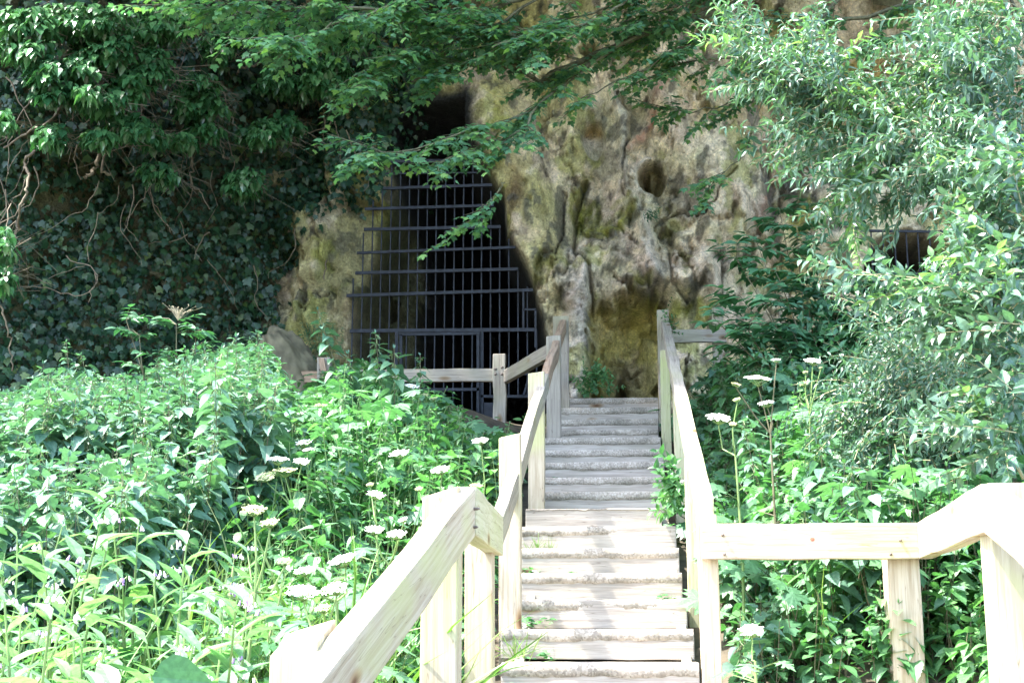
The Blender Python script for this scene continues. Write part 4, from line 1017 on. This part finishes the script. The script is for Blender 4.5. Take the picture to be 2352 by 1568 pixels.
def elder(label, base, tips, leaves_n, size, r, heads=()):
    base = np.array(base); root = tag(empty('elder_shrub', base), label, 'shrub'); L = Leaves(); tb = newtubes('stem_dark'); tb2 = newtubes('elder')
    for tpp in tips:
        tpp = np.array(tpp); md = (base + tpp) / 2 + rnd3(.06); t = np.linspace(0, 1, 7)[:, None]; P = (1 - t) ** 2 * base + 2 * t * (1 - t) * md + t * t * tpp
        tube(tb, P, np.linspace(.012, .003, 7), 5)
        for j in range(leaves_n):
            f = rng.uniform(.35, 1) if j > 2 else 1.0; c = np.array([np.interp(f, t[:, 0], P[:, q]) for q in range(3)]); a_ = rng.uniform(0, 6.28)
            compound(L, tb, c, (math.cos(a_), math.sin(a_), rng.uniform(.0, .7)), r * rng.uniform(.8, 1.2), 'elder', size=size)
    for (px, py, Yd) in heads:
        c = onY(px, py, Yd); mbh = MB()
        for q in range(26):
            e_ = c + np.array((rng.normal(0, .055), rng.normal(0, .04), rng.uniform(-.01, .03))); tube(mbh, [c - np.array((0, 0, .08)), (c + e_) / 2 - np.array((0, 0, .02)), e_], .0016, 3); tube(mbh, [e_, e_ + rnd3(.006)], .003, 4)
        mbh.build('seed_head', [M['dead']], root)
    tb.build('branch', [M['stem_dark']], root); build_fol(L, 'foliage', root)
tipsE = [onY(px, py, 10.3) for px, py in ((290, 735), (320, 770), (405, 745), (450, 760), (360, 820), (420, 830), (500, 850), (330, 850), (470, 900))]
elder('pale green elder shrub with a dry seed head rising out of the nettle bed', onY(400, 1120, 10.3), tipsE, 5, .085, .17, heads=[(410, 712, 10.25)])
tipsR = [onY(px, py, Yd) for px, py, Yd in ((1690, 590, 12.0), (1740, 560, 12.2), (1780, 620, 11.8), (1830, 520, 12.6), (1860, 470, 12.8), (1910, 560, 12.4), (1700, 680, 11.6), (1760, 700, 11.4), (1850, 660, 11.8), (1900, 620, 12), (1930, 700, 11.8), (1640, 730, 11.6), (1820, 760, 11.4), (1720, 760, 11.3), (1990, 640, 12.0), (1980, 740, 11.6), (1790, 480, 12.9))]
elder('dark green elder bush against the rock, right of the top of the steps', onY(1900, 1000, 11.8), tipsR, 15, .115, .22)

# --- shrubs at right
def shoot(L, tb, p, d, ln, kind, mat, size, gap=.035, grav=.25, pair=True, mi=0, r0=.003, curl=(.5, 2.0), w=1.0, spread=.9):
    d = unit(d); P = [p]; cur = np.array(p, float); n = 5
    for i in range(n):
        d = unit(d + np.array((0, 0, -grav / n)) + rnd3(.06)); cur = cur + d * ln / n; P.append(cur.copy())
    P = np.array(P); tube(tb, P, np.linspace(r0, r0 * .35, n + 1), 3, mi)
    m_ = max(3, int(ln / gap)); ang = rng.uniform(0, 3.14); t = np.linspace(0, 1, n + 1)
    dd = unit(P[-1] - P[0]); a1_ = unit(np.cross(dd, (0.2, .1, 1))); a2_ = np.cross(dd, a1_)
    for i in range(m_):
        f = .12 + .88 * i / (m_ - 1); c = np.array([np.interp(f, t, P[:, q]) for q in range(3)])
        for q in ((0, math.pi) if pair else (0,)):
            a_ = ang + q + rng.normal(0, .3); o_ = a1_ * math.cos(a_) + a2_ * math.sin(a_)
            dl = unit(o_ * spread + dd * .7 + rnd3(.18)); nn = unit(np.array((0, 0, 1.0)) + rnd3(.45) + np.array((0, -.3, 0)))
            L.add(kind, mat, c, dl, nn, size * rng.uniform(.7, 1.2) * (1 - .35 * f * f), w, rng.uniform(*curl))
        ang += 1.57 if pair else 2.4
    return P[-1]
def shrub(name, label, base, limbs, blobs, kind, mat, size, tipmat=None, cat='shrub', ln=(.22, .5), grav=.3, group=None, w=1.0, gap=.035, limbmat='twig'):
    """limbs: polylines of world points with start radius; blobs: (px,py,Y,rpx_x,rpx_y,count,direction)"""
    root = tag(empty(name, base), label, cat, group); L = Leaves(); tb = newtubes(limbmat)
    for pts, r_ in limbs:
        pts = np.array(pts); tube(tb, pts, np.linspace(r_, r_ * .35, len(pts)), 6)
    lp = np.concatenate([np.array(p_[0]) for p_ in limbs])
    for (px, py, Yd, rx, ry, cnt, dr) in blobs:
        for _ in range(cnt):
            a_ = rng.uniform(0, 6.28); q = math.sqrt(rng.random())
            p = onY(px + rx * q * math.cos(a_), py + ry * q * math.sin(a_), Yd + rng.normal(0, .22))
            dd = unit(np.array(dr) + rnd3(.45)); tipf = rng.random() < .08 and tipmat
            shoot(L, tb, p, dd, rng.uniform(*ln), kind, tipmat if tipf else mat, size * (1.15 if tipf else 1), grav=grav, w=w, gap=gap)
    tb.build('branch', [M[limbmat]], root); build_fol(L, 'foliage', root); return root
P8 = lambda px, py, Y=8.0: onY(px, py, Y)
base = np.array((3.6, 9.0, float(groundz(3.6, 9.0))))
shrub('dogwood_shrub', 'tall arching shrub with narrow glossy leaves reaching across the upper right', base,
      [([base, P8(2500, 640), P8(2352, 372), P8(2290, 345), P8(2200, 312), P8(2100, 290), P8(2020, 268), P8(1920, 235), P8(1800, 170), P8(1730, 90)], .022),
       ([base, P8(2480, 300), P8(2330, 120), P8(2200, 40)], .02), ([base, P8(2330, 520), P8(2230, 420), P8(2060, 330)], .016), ([P8(2280, 340), P8(2180, 380), P8(2060, 430), P8(1980, 500)], .007), ([P8(2220, 0), P8(2235, 150), P8(2240, 320)], .008)],
      [(1740, 105, 8, 50, 55, 22, (-.5, 0, .7)), (1800, 170, 8, 60, 45, 34, (-.4, 0, .5)), (1880, 195, 8, 70, 45, 40, (-.5, -.1, .4)), (1950, 230, 8, 60, 40, 34, (-.5, -.1, .3)), (2040, 270, 8, 70, 45, 34, (-.5, -.1, .3)), (1900, 300, 8, 60, 40, 12, (-.8, 0, 0)), (1850, 320, 8, 50, 30, 7, (-.9, 0, .1)),
       (2270, 60, 7.8, 100, 80, 46, (-.5, -.2, .3)), (2230, 180, 7.8, 100, 80, 52, (-.6, -.2, .1)), (2310, 230, 7.6, 80, 120, 56, (-.5, -.3, .1)), (2000, 335, 7.9, 100, 35, 20, (-.8, -.2, 0)), (2130, 330, 7.8, 120, 50, 26, (-.7, -.3, .1)), (2290, 400, 7.6, 110, 70, 60, (-.6, -.3, 0)),
       (2020, 410, 7.9, 80, 40, 22, (-.6, -.2, -.1)), (2120, 430, 7.8, 100, 40, 22, (-.6, -.2, 0)), (1960, 520, 7.9, 30, 50, 9, (-.5, 0, -.6)), (2300, 500, 8.0, 30, 40, 6, (-.4, 0, .3))],
      'narrow', 'shrub', .075, 'shrub_y')
base = np.array((3.2, 8.0, float(groundz(3.2, 8.0))))
P6 = lambda px, py: onY(px, py, 6.8)
shrub('dogwood_shrub', 'nearest bright shrub with broad pale leaves along the right edge', base,
      [([base, P6(2430, 900), P6(2330, 600), P6(2200, 430)], .014), ([base, P6(2400, 780), P6(2280, 690), P6(2180, 660), P6(2100, 662)], .008), ([P6(2352, 760), P6(2250, 690), P6(2190, 640), P6(2150, 640)], .007), ([P6(2352, 1100), P6(2300, 1000), P6(2270, 960)], .008)],
      [(2345, 520, 6.8, 40, 70, 30, (-.5, -.2, .5)), (2320, 640, 6.8, 60, 45, 34, (-.6, -.2, .3)), (2320, 590, 7.0, 30, 40, 10, (-.5, -.1, .3)), (2310, 720, 6.7, 70, 70, 40, (-.6, -.2, .1)), (2230, 700, 6.9, 60, 40, 14, (-.8, 0, .1)), (2330, 850, 6.7, 50, 60, 20, (-.6, -.2, .1)), (2300, 1010, 6.6, 60, 50, 26, (-.7, -.2, .2)), (2340, 930, 6.7, 40, 40, 12, (-.6, 0, 0)), (2120, 640, 7.0, 50, 15, 6, (-.9, 0, .0)), (2050, 655, 7.0, 50, 15, 5, (-.9, 0, .0)), (2340, 380, 6.9, 40, 60, 12, (-.5, 0, .5))],
      'ovate', 'shrub', .085, 'shrub_y', ln=(.25, .45), grav=.2, w=.95, gap=.045)
base = np.array((3.0, 9.4, float(groundz(3.0, 9.4))))
P9 = lambda px, py: onY(px, py, 8.8)
shrub('privet_shrub', 'low drooping shrub with small curled leaves above the right bank', base,
      [([base, P9(2380, 820), P9(2200, 860), P9(2080, 900), P9(1960, 960)], .013), ([base, P9(2352, 900), P9(2200, 1000), P9(2080, 1040)], .012)],
      [(2040, 880, 8.8, 80, 50, 34, (-.7, -.2, 0)), (2130, 850, 8.8, 90, 60, 44, (-.7, -.2, 0)), (2020, 970, 8.8, 100, 60, 50, (-.7, -.3, -.1)), (2130, 960, 8.8, 110, 70, 60, (-.7, -.3, -.1)), (2250, 880, 8.8, 110, 80, 60, (-.6, -.2, 0)), (2080, 1050, 8.7, 110, 50, 40, (-.6, -.3, -.2)), (2230, 1020, 8.8, 110, 60, 46, (-.6, -.3, 0)), (1970, 900, 8.9, 40, 40, 10, (-.9, 0, .1)), (2200, 780, 9.2, 120, 70, 50, (-.6, -.2, .1)), (2080, 760, 9.4, 80, 60, 26, (-.6, -.1, .1)), (2330, 800, 9, 60, 80, 30, (-.6, 0, .2))],
      'narrow', 'shrub', .062, None, ln=(.2, .42), grav=.5)
base = np.array((4.2, 12.8, float(groundz(4.2, 12.8))))
P12 = lambda px, py: onY(px, py, 12.0)
shrub('hazel_bush', 'shaded dark bush behind the arching shrub, around the right cave grille', base,
      [([base, P12(2250, 800), P12(2150, 600)], .02), ([base, P12(2100, 820), P12(1960, 700)], .018)],
      [(2310, 450, 12.4, 50, 40, 16, (-.3, -.2, .4)), (2310, 600, 12, 60, 80, 34, (-.3, -.2, .3)), (2150, 730, 12, 120, 60, 60, (-.4, -.3, .2)), (2000, 780, 12, 110, 70, 60, (-.4, -.3, .2)), (2120, 850, 11.6, 150, 70, 70, (-.4, -.3, .2)), (2280, 750, 11.6, 100, 110, 60, (-.3, -.3, .2)), (1960, 470, 13, 30, 60, 12, (-.2, -.1, .6)), (1900, 840, 11.6, 90, 50, 40, (-.3, -.3, .3)), (2240, 350, 12.6, 120, 70, 40, (-.2, -.2, -.2)), (2280, 150, 12.8, 120, 130, 60, (-.2, -.2, -.2))],
      'ovate', 'elder', .10, None, ln=(.25, .5), grav=.2, gap=.06)

# --- small bush in the niche, and fern-like tufts on the rock
def tuft(name, label, px, py, Yd, rx, ry, cnt, kind, mat, size, ln=(.1, .25), dr=(0, -.2, .8), cat='plant'):
    base = onY(px, py + ry, Yd); root = tag(empty(name, base), label, cat); L = Leaves(); tb = newtubes('stem_dark')
    for _ in range(cnt):
        a_ = rng.uniform(0, 6.28); q = math.sqrt(rng.random()); p = onY(px + rx * q * math.cos(a_), py + ry * q * math.sin(a_), Yd + rng.normal(0, .05))
        shoot(L, tb, p, np.array(dr) + rnd3(.5), rng.uniform(*ln), kind, mat, size, gap=.03, r0=.002, grav=.4)
    tb.build('stem', [M['stem_dark']], root); build_fol(L, 'foliage', root)
tuft('small_bush', 'small green bush at the foot of the niche above the top step', 1372, 880, 14.95, 34, 34, 34, 'ovate', 'herb', .06, ln=(.12, .3))
tuft('fern_tuft', 'weeds on the ledge left of the cave gate', 735, 795, 14.9, 45, 38, 60, 'narrow', 'elder', .04)
tuft('rock_plant', 'tiny plant rooted in the rock below the round hole', 1505, 500, 15.4, 18, 16, 12, 'narrow', 'elder', .05, ln=(.06, .14))
tuft('ivy_sprig', 'ivy sprig climbing the top of the right handrail post', 1535, 760, 14.05, 10, 50, 16, 'ivyo', 'ivy2', .04, ln=(.06, .14))
tuft('bramble_tuft', 'leaves spilling over the right ends of the middle steps', 1552, 1130, 9.6, 14, 55, 14, 'ovate', 'herb', .09, ln=(.12, .25), dr=(-.2, -.3, .5))

# ------------------------------------------------------------------ ivy
IVYP = [(-400, -400), (1045, -400), (1058, 60), (1050, 150), (960, 215), (900, 330), (868, 400), (840, 440), (770, 460), (720, 500), (690, 560), (640, 610), (640, 700), (640, 790), (610, 860), (560, 960), (-400, 1020)]
BARE = [(70, 470, 60, 45), (100, 390, 60, 30), (220, 130, 60, 30), (240, 560, 50, 22), (140, 640, 40, 20), (60, 710, 60, 16)]
ok = inpoly_sd(PX, PY, IVYP) + n_moss * 30
ii, jj = np.where(ok > 0)
def ivy_layer(n, size, off, mat, kind, L, jitter=.05):
    w_ = np.ones(len(ii)); s = rng.integers(0, len(ii), n * 3)
    # area weight for uneven grid
    gx = np.gradient(cx_)[jj[s]]; gz_ = np.gradient(cz_)[ii[s]]; wt = gx * gz_; acc = rng.random(len(s)) < np.clip(wt / .0030, 0.05, 1)
    bare = np.zeros(len(s))
    for f in BARE: bare = np.maximum(bare, gau(PX[ii[s], jj[s]], PY[ii[s], jj[s]], f))
    acc &= rng.random(len(s)) > bare * 1.15
    acc &= ok[ii[s], jj[s]] > rng.uniform(-30, 45, len(s)) 
    s = s[acc][:n]; I, J = ii[s], jj[s]; P = CL[I, J] + rng.normal(0, .02, (len(s), 3)) 
    nx = dYx[I, J] / np.gradient(cx_)[J]; nz = dYz[I, J] / np.gradient(cz_)[I]
    Nn = np.stack([nx, -np.ones(len(s)), nz], 1); Nn /= np.linalg.norm(Nn, axis=1, keepdims=True)
    clump = .5 + .5 * np.array([noise.noise(Vector(p * 1.6)) for p in P])
    P = P + Nn * (off[0] + (off[1] - off[0]) * (rng.random(len(s)) * clump * 1.6))[:, None]
    D = np.stack([rng.normal(0, .55, len(s)), rng.normal(-.15, .25, len(s)), -np.ones(len(s))], 1)
    Nf = Nn + rng.normal(0, .38, (len(s), 3)) + np.array((0, 0, .35))
    L.addmany(kind, mat, P, D, Nf, rng.uniform(*size, len(s)), rng.uniform(.9, 1.2, len(s)), rng.uniform(.2, 1.6, len(s)))
    return P
L = Leaves()
ivy_layer(38000, (.04, .085), (.0, .20), 'ivy', 'ivy', L)
ivy_layer(5000, (.06, .12), (.15, .42), 'ivy', 'ivy', L)
iv = tag(build_fol(L, 'ivy_cover'), 'dark ivy covering the rock wall left of the barred cave', 'ivy', kind='stuff')
# twisting ivy stems
tb = newtubes('ivybark')
STEMS = [([(350, -10), (355, 15), (395, 38), (410, 62), (400, 88), (365, 95)], .03), ([(270, 85), (275, 105), (285, 120)], .022), ([(650, 60), (655, 100), (645, 125), (615, 132), (590, 148), (550, 155), (545, 175)], .022), ([(140, 240), (120, 275), (60, 305), (10, 340)], .018), ([(80, 345), (55, 375), (68, 400), (62, 440), (45, 480), (42, 520)], .018),
         ([(228, 355), (222, 385), (208, 402), (195, 408)], .022), ([(325, 225), (328, 260)], .012), ([(370, 250), (395, 265), (420, 268)], .012), ([(445, 310), (440, 345), (445, 395), (435, 400), (442, 430), (460, 440), (480, 480)], .012), ([(500, 320), (515, 340), (512, 360), (530, 362)], .010), ([(510, 200), (525, 250), (540, 290), (565, 315)], .010), ([(290, 400), (320, 380), (345, 378)], .008), ([(750, 600), (745, 640)], .01), ([(0, 700), (20, 760), (25, 810), (30, 850)], .01), ([(800, 215), (815, 235), (838, 248)], .016), ([(250, 400), (235, 395), (240, 330)], .018)]
for pl, r_ in STEMS:
    P = []
    for (px, py) in pl:
        Yd = cliffY(px, py) - .42; P.append(onY(px, py, Yd))
    P = np.array(P); t = np.linspace(0, 1, len(P)); tt = np.linspace(0, 1, len(P) * 4)
    Q = np.stack([np.interp(tt, t, P[:, k]) for k in range(3)], 1) + rng.normal(0, .010, (len(tt), 3)); tube(tb, Q, np.linspace(r_, r_ * .6, len(Q)), 6)
for _ in range(60):
    px, py = rng.uniform(-20, 800), rng.uniform(0, 640); 
    if inpoly_sd(np.array([px]), np.array([py]), IVYP)[0] < 20: continue
    p = onY(px, py, cliffY(px, py) - rng.uniform(.2, .45)); d_ = unit((rng.normal(0, .6), rng.normal(0, .1), -1)); P = [p]
    for k in range(rng.integers(5, 14)):
        d_ = unit(d_ + rnd3(.38) * (1, .3, 1) + np.array((0, 0, -.10))); p = p + d_ * .075; P.append(p)
    tube(tb, P, np.linspace(.007, .003, len(P)) * rng.uniform(.6, 1.4), 4)
o = tb.build('ivy_stem', [M['ivybark']], iv, smooth=True)
# bushy hanging ivy clumps standing off the wall
CL_ = [(60, 50, 100, 50), (180, 45, 110, 55), (70, 110, 80, 40), (240, 110, 75, 60), (110, 165, 50, 40), (330, 60, 70, 50), (330, 130, 60, 30), (335, 160, 75, 50), (300, 185, 60, 30), (115, 195, 55, 45), (195, 215, 50, 35), (235, 235, 55, 35), (180, 160, 45, 40), (275, 215, 50, 35), (455, 195, 50, 35), (440, 235, 50, 55), (470, 245, 50, 40), (300, 290, 50, 35), (115, 310, 38, 30), (230, 318, 32, 32), (365, 400, 38, 35), (640, 185, 65, 35), (690, 200, 50, 35), (750, 170, 60, 60), (640, 290, 65, 40), (590, 310, 45, 30), (500, 110, 40, 40), (400, 30, 60, 40), (820, 90, 60, 40), (880, 140, 50, 40), (560, 420, 50, 40), (345, 310, 45, 35), (10, 275, 22, 26), (8, 560, 18, 50), (10, 640, 14, 40), (420, 320, 30, 22), (470, 300, 40, 30), (390, 60, 60, 40), (560, 60, 90, 40), (700, 80, 80, 50)]
root = tag(empty('hanging_ivy', onY(200, 400, 12.5)), 'bushy glossy ivy tufts hanging out from the rock wall at the upper left', 'ivy'); L = Leaves(); tb = newtubes('ivybark')
for (px, py, rx, ry) in CL_:
    cY = cliffY(px, py)
    rx *= .85; ry *= .8; n_ = int(rx * ry / 50) + 9
    cen = onY(px, py, cY - .95)
    for _ in range(n_):
        a_ = rng.uniform(0, 6.28); q = math.sqrt(rng.random()); p = onY(px + rx * q * math.cos(a_), py + ry * q * math.sin(a_) * .9, cY - .7 - .9 * rng.random() * (1 - q * .6))
        tube(tb, [p + np.array((rng.normal(0, .15), .6, rng.normal(.1, .12))), p + np.array((rng.normal(0, .05), .25, rng.normal(.08, .05))), p], [.003, .0025, .002], 3)
        for k in range(9):
            az = rng.uniform(0, 6.28); out = np.array((math.cos(az), math.sin(az) - .4, 0)); dz = rng.uniform(.5, 1.6)
            L.add('ivyo', 'ivy2', p + out * .03 + rnd3(.02), unit(out * .8 + np.array((0, 0, -dz))), unit(np.array((0, 0, .6)) + out + rnd3(.2)), rng.uniform(.085, .14), rng.uniform(.9, 1.2), rng.uniform(.3, 1.6))
tb.build('stem', [M['ivybark']], root); build_fol(L, 'foliage', root)

# ------------------------------------------------------------------ field maple overhead
def cur3(pts, Yd0, Yd1):
    n_ = len(pts); return np.array([onY(px, py, Yd0 + (Yd1 - Yd0) * i / (n_ - 1)) for i, (px, py) in enumerate(pts)])
trunk_base = np.array((3.4, 15.6, 8.3))
mroot = tag(empty('field_maple', trunk_base), 'field maple whose mossy branches hang across the top of the picture', 'tree')
tbm = newtubes('bark'); TW = newtubes('bark'); L = Leaves()
tube(tbm, [trunk_base + np.array((0, .6, -1.0)), trunk_base, trunk_base + np.array((-.2, -.8, 1.2)), trunk_base + np.array((-.3, -1.2, 3.2)), trunk_base + np.array((0, -1.6, 5.5))], [.26, .22, .18, .14, .06], 10)
hub = trunk_base + np.array((-.2, -.7, .9))
LIMB = [ # polyline pixels, depth start/end, radius, leaf density, twig range along t
 ([(1800, -90), (1703, 7), (1568, 50), (1456, 87), (1335, 141), (1240, 190), (1180, 150), (1070, 146), (1019, 163), (945, 190)], 12.8, 11.6, .045, 1.0),
 ([(1700, -120), (1400, -60), (1170, 0), (1120, 24), (1053, 54), (999, 50), (925, 30), (784, 17), (672, 24), (537, 27), (370, 8)], 12.2, 10.6, .030, .75),
 ([(1456, 87), (1348, 151), (1301, 188), (1254, 228), (1227, 248), (1204, 300), (1120, 330), (1060, 350), (1010, 375)], 12.3, 11.2, .020, 1.0),
 ([(1227, 248), (1140, 285), (1069, 304), (965, 345), (868, 352)], 11.8, 11.0, .012, 1.4),
 ([(1300, -80), (1180, 40), (1060, 90), (960, 110), (880, 150), (840, 175)], 12.0, 11.2, .016, 1.3),
 ([(1500, -60), (1420, 20), (1330, 60), (1240, 80), (1130, 110)], 12.0, 11.4, .016, 1.2),
 ([(1000, -60), (900, 10), (800, 50), (740, 70), (690, 95), (650, 85)], 11.2, 10.4, .012, 1.4),
 ([(760, -70), (700, -20), (600, 0), (520, 5), (440, -10)], 11.0, 10.4, .010, .6),
 ([(2000, -90), (1900, 30), (1850, 70), (1697, 134), (1568, 146), (1460, 190)], 13.2, 12.4, .022, .55),
 ([(1850, 150), (1761, 195), (1721, 218), (1635, 248), (1568, 256), (1500, 240)], 13.4, 12.8, .012, .6),
 ([(2300, -80), (2150, -5), (2000, 40), (1860, 52), (1760, 40), (1680, 60)], 13.0, 12.4, .030, .55),
 ([(2352, 60), (2200, 30), (2050, 90), (1960, 110)], 12.8, 12.3, .016, .5),
 ([(1760, 195), (1740, 280), (1700, 370), (1640, 410), (1620, 440)], 13.2, 13.0, .007, .35),
 ([(1335, 141), (1290, 120), (1200, 90), (1100, 60)], 12.2, 11.6, .012, 1.2),
 ([(1160, 420), (1145, 440), (1125, 465), (1105, 480)], 11.3, 11.2, .004, .8),
 ([(1700, 20), (1600, 90), (1520, 130), (1400, 200), (1330, 230)], 12.6, 12.0, .014, .6),
 ([(1600, -60), (1480, -10), (1350, 30), (1240, 60), (1150, 90)], 12.3, 11.8, .014, 1.3), ([(1760, -50), (1620, -5), (1520, 25), (1400, 60)], 12.6, 12.0, .012, 1.0),
 # unseen limbs above the frame, added to shade the rock
 *[('w', [(3.2, 14.2, 9.2), (1.5, 13.3 - .75 * q, 8.2 + .1 * q), (-.8, 13.1 - .75 * q, 8.0 + .1 * q), (-3.2, 13.0 - .75 * q, 7.8 + .1 * q), (-5.4 + .3 * q, 12.9 - .75 * q, 7.7)], 0, .04, 1.5) for q in range(5)],
 ([(1700, -200), (1400, -330), (1000, -400), (600, -420), (200, -400)], 13.5, 11.0, .05, 1.6), ([(1800, -260), (1500, -500), (1100, -620), (600, -640)], 13.6, 12.0, .05, 1.8),
 ([(1900, -200), (2200, -330), (2500, -400)], 13.4, 12.0, .05, 1.6), ([(1700, -150), (1500, -250), (1200, -260), (900, -230)], 12.5, 10.8, .04, 1.8), ([(2000, -200), (2100, -180), (2250, -170)], 12.8, 11.0, .03, 1.6), ([(1750, -200), (1600, -420), (1300, -520)], 12.6, 10.4, .04, 1.8), ([(1800, -150), (1720, -260), (1650, -400)], 12.0, 9.6, .04, 1.8),
]
def spray(P0, d, ln, size, mat='maple', lev=0):
    d = unit(d); n_ = 5; P = [np.array(P0)]; cur = np.array(P0, float)
    for i in range(n_):
        d = unit(d + rnd3(.10) * (1, 1, .5) + np.array((0, 0, -.03))); cur = cur + d * ln / n_; P.append(cur.copy())
    P = np.array(P); tube(TW, P, np.linspace(.004, .0015, n_ + 1) * (1.3 if lev == 0 else .8), 3); t = np.linspace(0, 1, n_ + 1)
    side = unit(np.cross(d, (0, 0, 1)))
    m_ = max(3, int(ln / .05))
    for i in range(m_):
        f = .1 + .9 * i / (m_ - 1); c = np.array([np.interp(f, t, P[:, q]) for q in range(3)])
        for s_ in (-1, 1):
            dl = unit(side * s_ * .9 + d * .6 + np.array((0, 0, rng.normal(-.35, .25)))); c2 = c + dl * rng.uniform(.02, .05)
            L.add('maple', mat, c2, dl, unit((rng.normal(0, .28), rng.normal(-.28, .28), 1)), size * rng.uniform(.7, 1.25), 1.0, rng.uniform(.3, 1.8))
        if lev == 0 and rng.random() < .45: spray(c, unit(side * rng.choice([-1, 1]) * .8 + d * .7 + np.array((0, 0, -.1))), ln * .45, size, mat, 1)
for pl, Y0, Y1, r_, dens in LIMB:
    wl = pl == 'w'; P = np.array(Y0, float) if wl else cur3(pl, Y0, Y1); pl = [(0, -500)] if wl else pl; t = np.linspace(0, 1, len(P)); tt = np.linspace(0, 1, len(P) * 3); Q = np.stack([np.interp(tt, t, P[:, k]) for k in range(3)], 1); Q[1:-1] += rng.normal(0, .012, (len(tt) - 2, 3))
    if pl[0][1] < 0 or pl[0][0] > 2300: Q = np.concatenate([[hub, hub * .5 + Q[0] * .5 + np.array((0, 0, .3))], Q])
    tube(tbm, Q, np.linspace(r_, max(.004, r_ * .2), len(Q)), 7)
    seg = np.linalg.norm(np.diff(P, axis=0), axis=1).sum(); n_ = int(seg * (14 if wl else 10.5) * dens)
    for _ in range(n_):
        f = rng.uniform(.12, 1.0); c = np.array([np.interp(f, t, P[:, q]) for q in range(3)]); dd = unit(np.array([np.interp(min(1, f + .05), t, P[:, q]) - np.interp(f - .05, t, P[:, q]) for q in range(3)]))
        sd3 = unit(np.cross(dd, (0, 0, 1)) + 1e-6) * rng.choice([-1, 1])
        spray(c, dd * .8 + sd3 * rng.uniform(.2, .9) + np.array((0, 0, rng.normal(-.02, .22))), rng.uniform(.18, .5) * (1.7 if wl else 1), .10 if wl else .062)
tbm.build('trunk', [M['bark']], mroot, smooth=True); TW.build('twig', [M['bark']], mroot); build_fol(L, 'crown', mroot)

# ------------------------------------------------------------------ light
SUN_EL, SUN_AZ = 60.0, -104.0         # azimuth measured from +Y towards +X (negative = left)
azr, elr = math.radians(SUN_AZ), math.radians(SUN_EL)
sdir = Vector((math.sin(azr) * math.cos(elr), math.cos(azr) * math.cos(elr), math.sin(elr)))
w = bpy.data.worlds.new('World'); sc.world = w; w.use_nodes = True; nt = w.node_tree
bg = nt.nodes['Background']; sky = nt.nodes.new('ShaderNodeTexSky'); sky.sky_type = 'NISHITA'; sky.sun_disc = False
sky.sun_elevation = elr; sky.sun_rotation = azr; sky.air_density = 1.0; sky.dust_density = 2.0; sky.ozone_density = 1.0
nt.links.new(sky.outputs[0], bg.inputs[0]); bg.inputs[1].default_value = .15
sl = bpy.data.lights.new('sun', 'SUN'); sl.energy = 2.7; sl.angle = math.radians(1.2); sl.color = (1, .97, .92)
so = bpy.data.objects.new('sun', sl); COL.objects.link(so); so.rotation_euler = sdir.to_track_quat('Z', 'Y').to_euler(); so.location = (0, 0, 20)

cam = bpy.data.cameras.new('camera'); co = bpy.data.objects.new('camera', cam); COL.objects.link(co)
cam.sensor_width = 36; cam.sensor_fit = 'HORIZONTAL'; cam.lens = 36 * F_ / W_; cam.clip_start = .05; cam.clip_end = 500
Rm = Matrix((Vector(RT), Vector(UC), -Vector(FW))).transposed()
co.matrix_world = Rm.to_4x4(); sc.camera = co
sc.view_settings.view_transform = 'Standard'; sc.view_settings.look = 'None'; sc.view_settings.exposure = 3.25; sc.view_settings.gamma = 1
sc.cycles.max_bounces = 7; sc.cycles.diffuse_bounces = 4; sc.cycles.transmission_bounces = 4
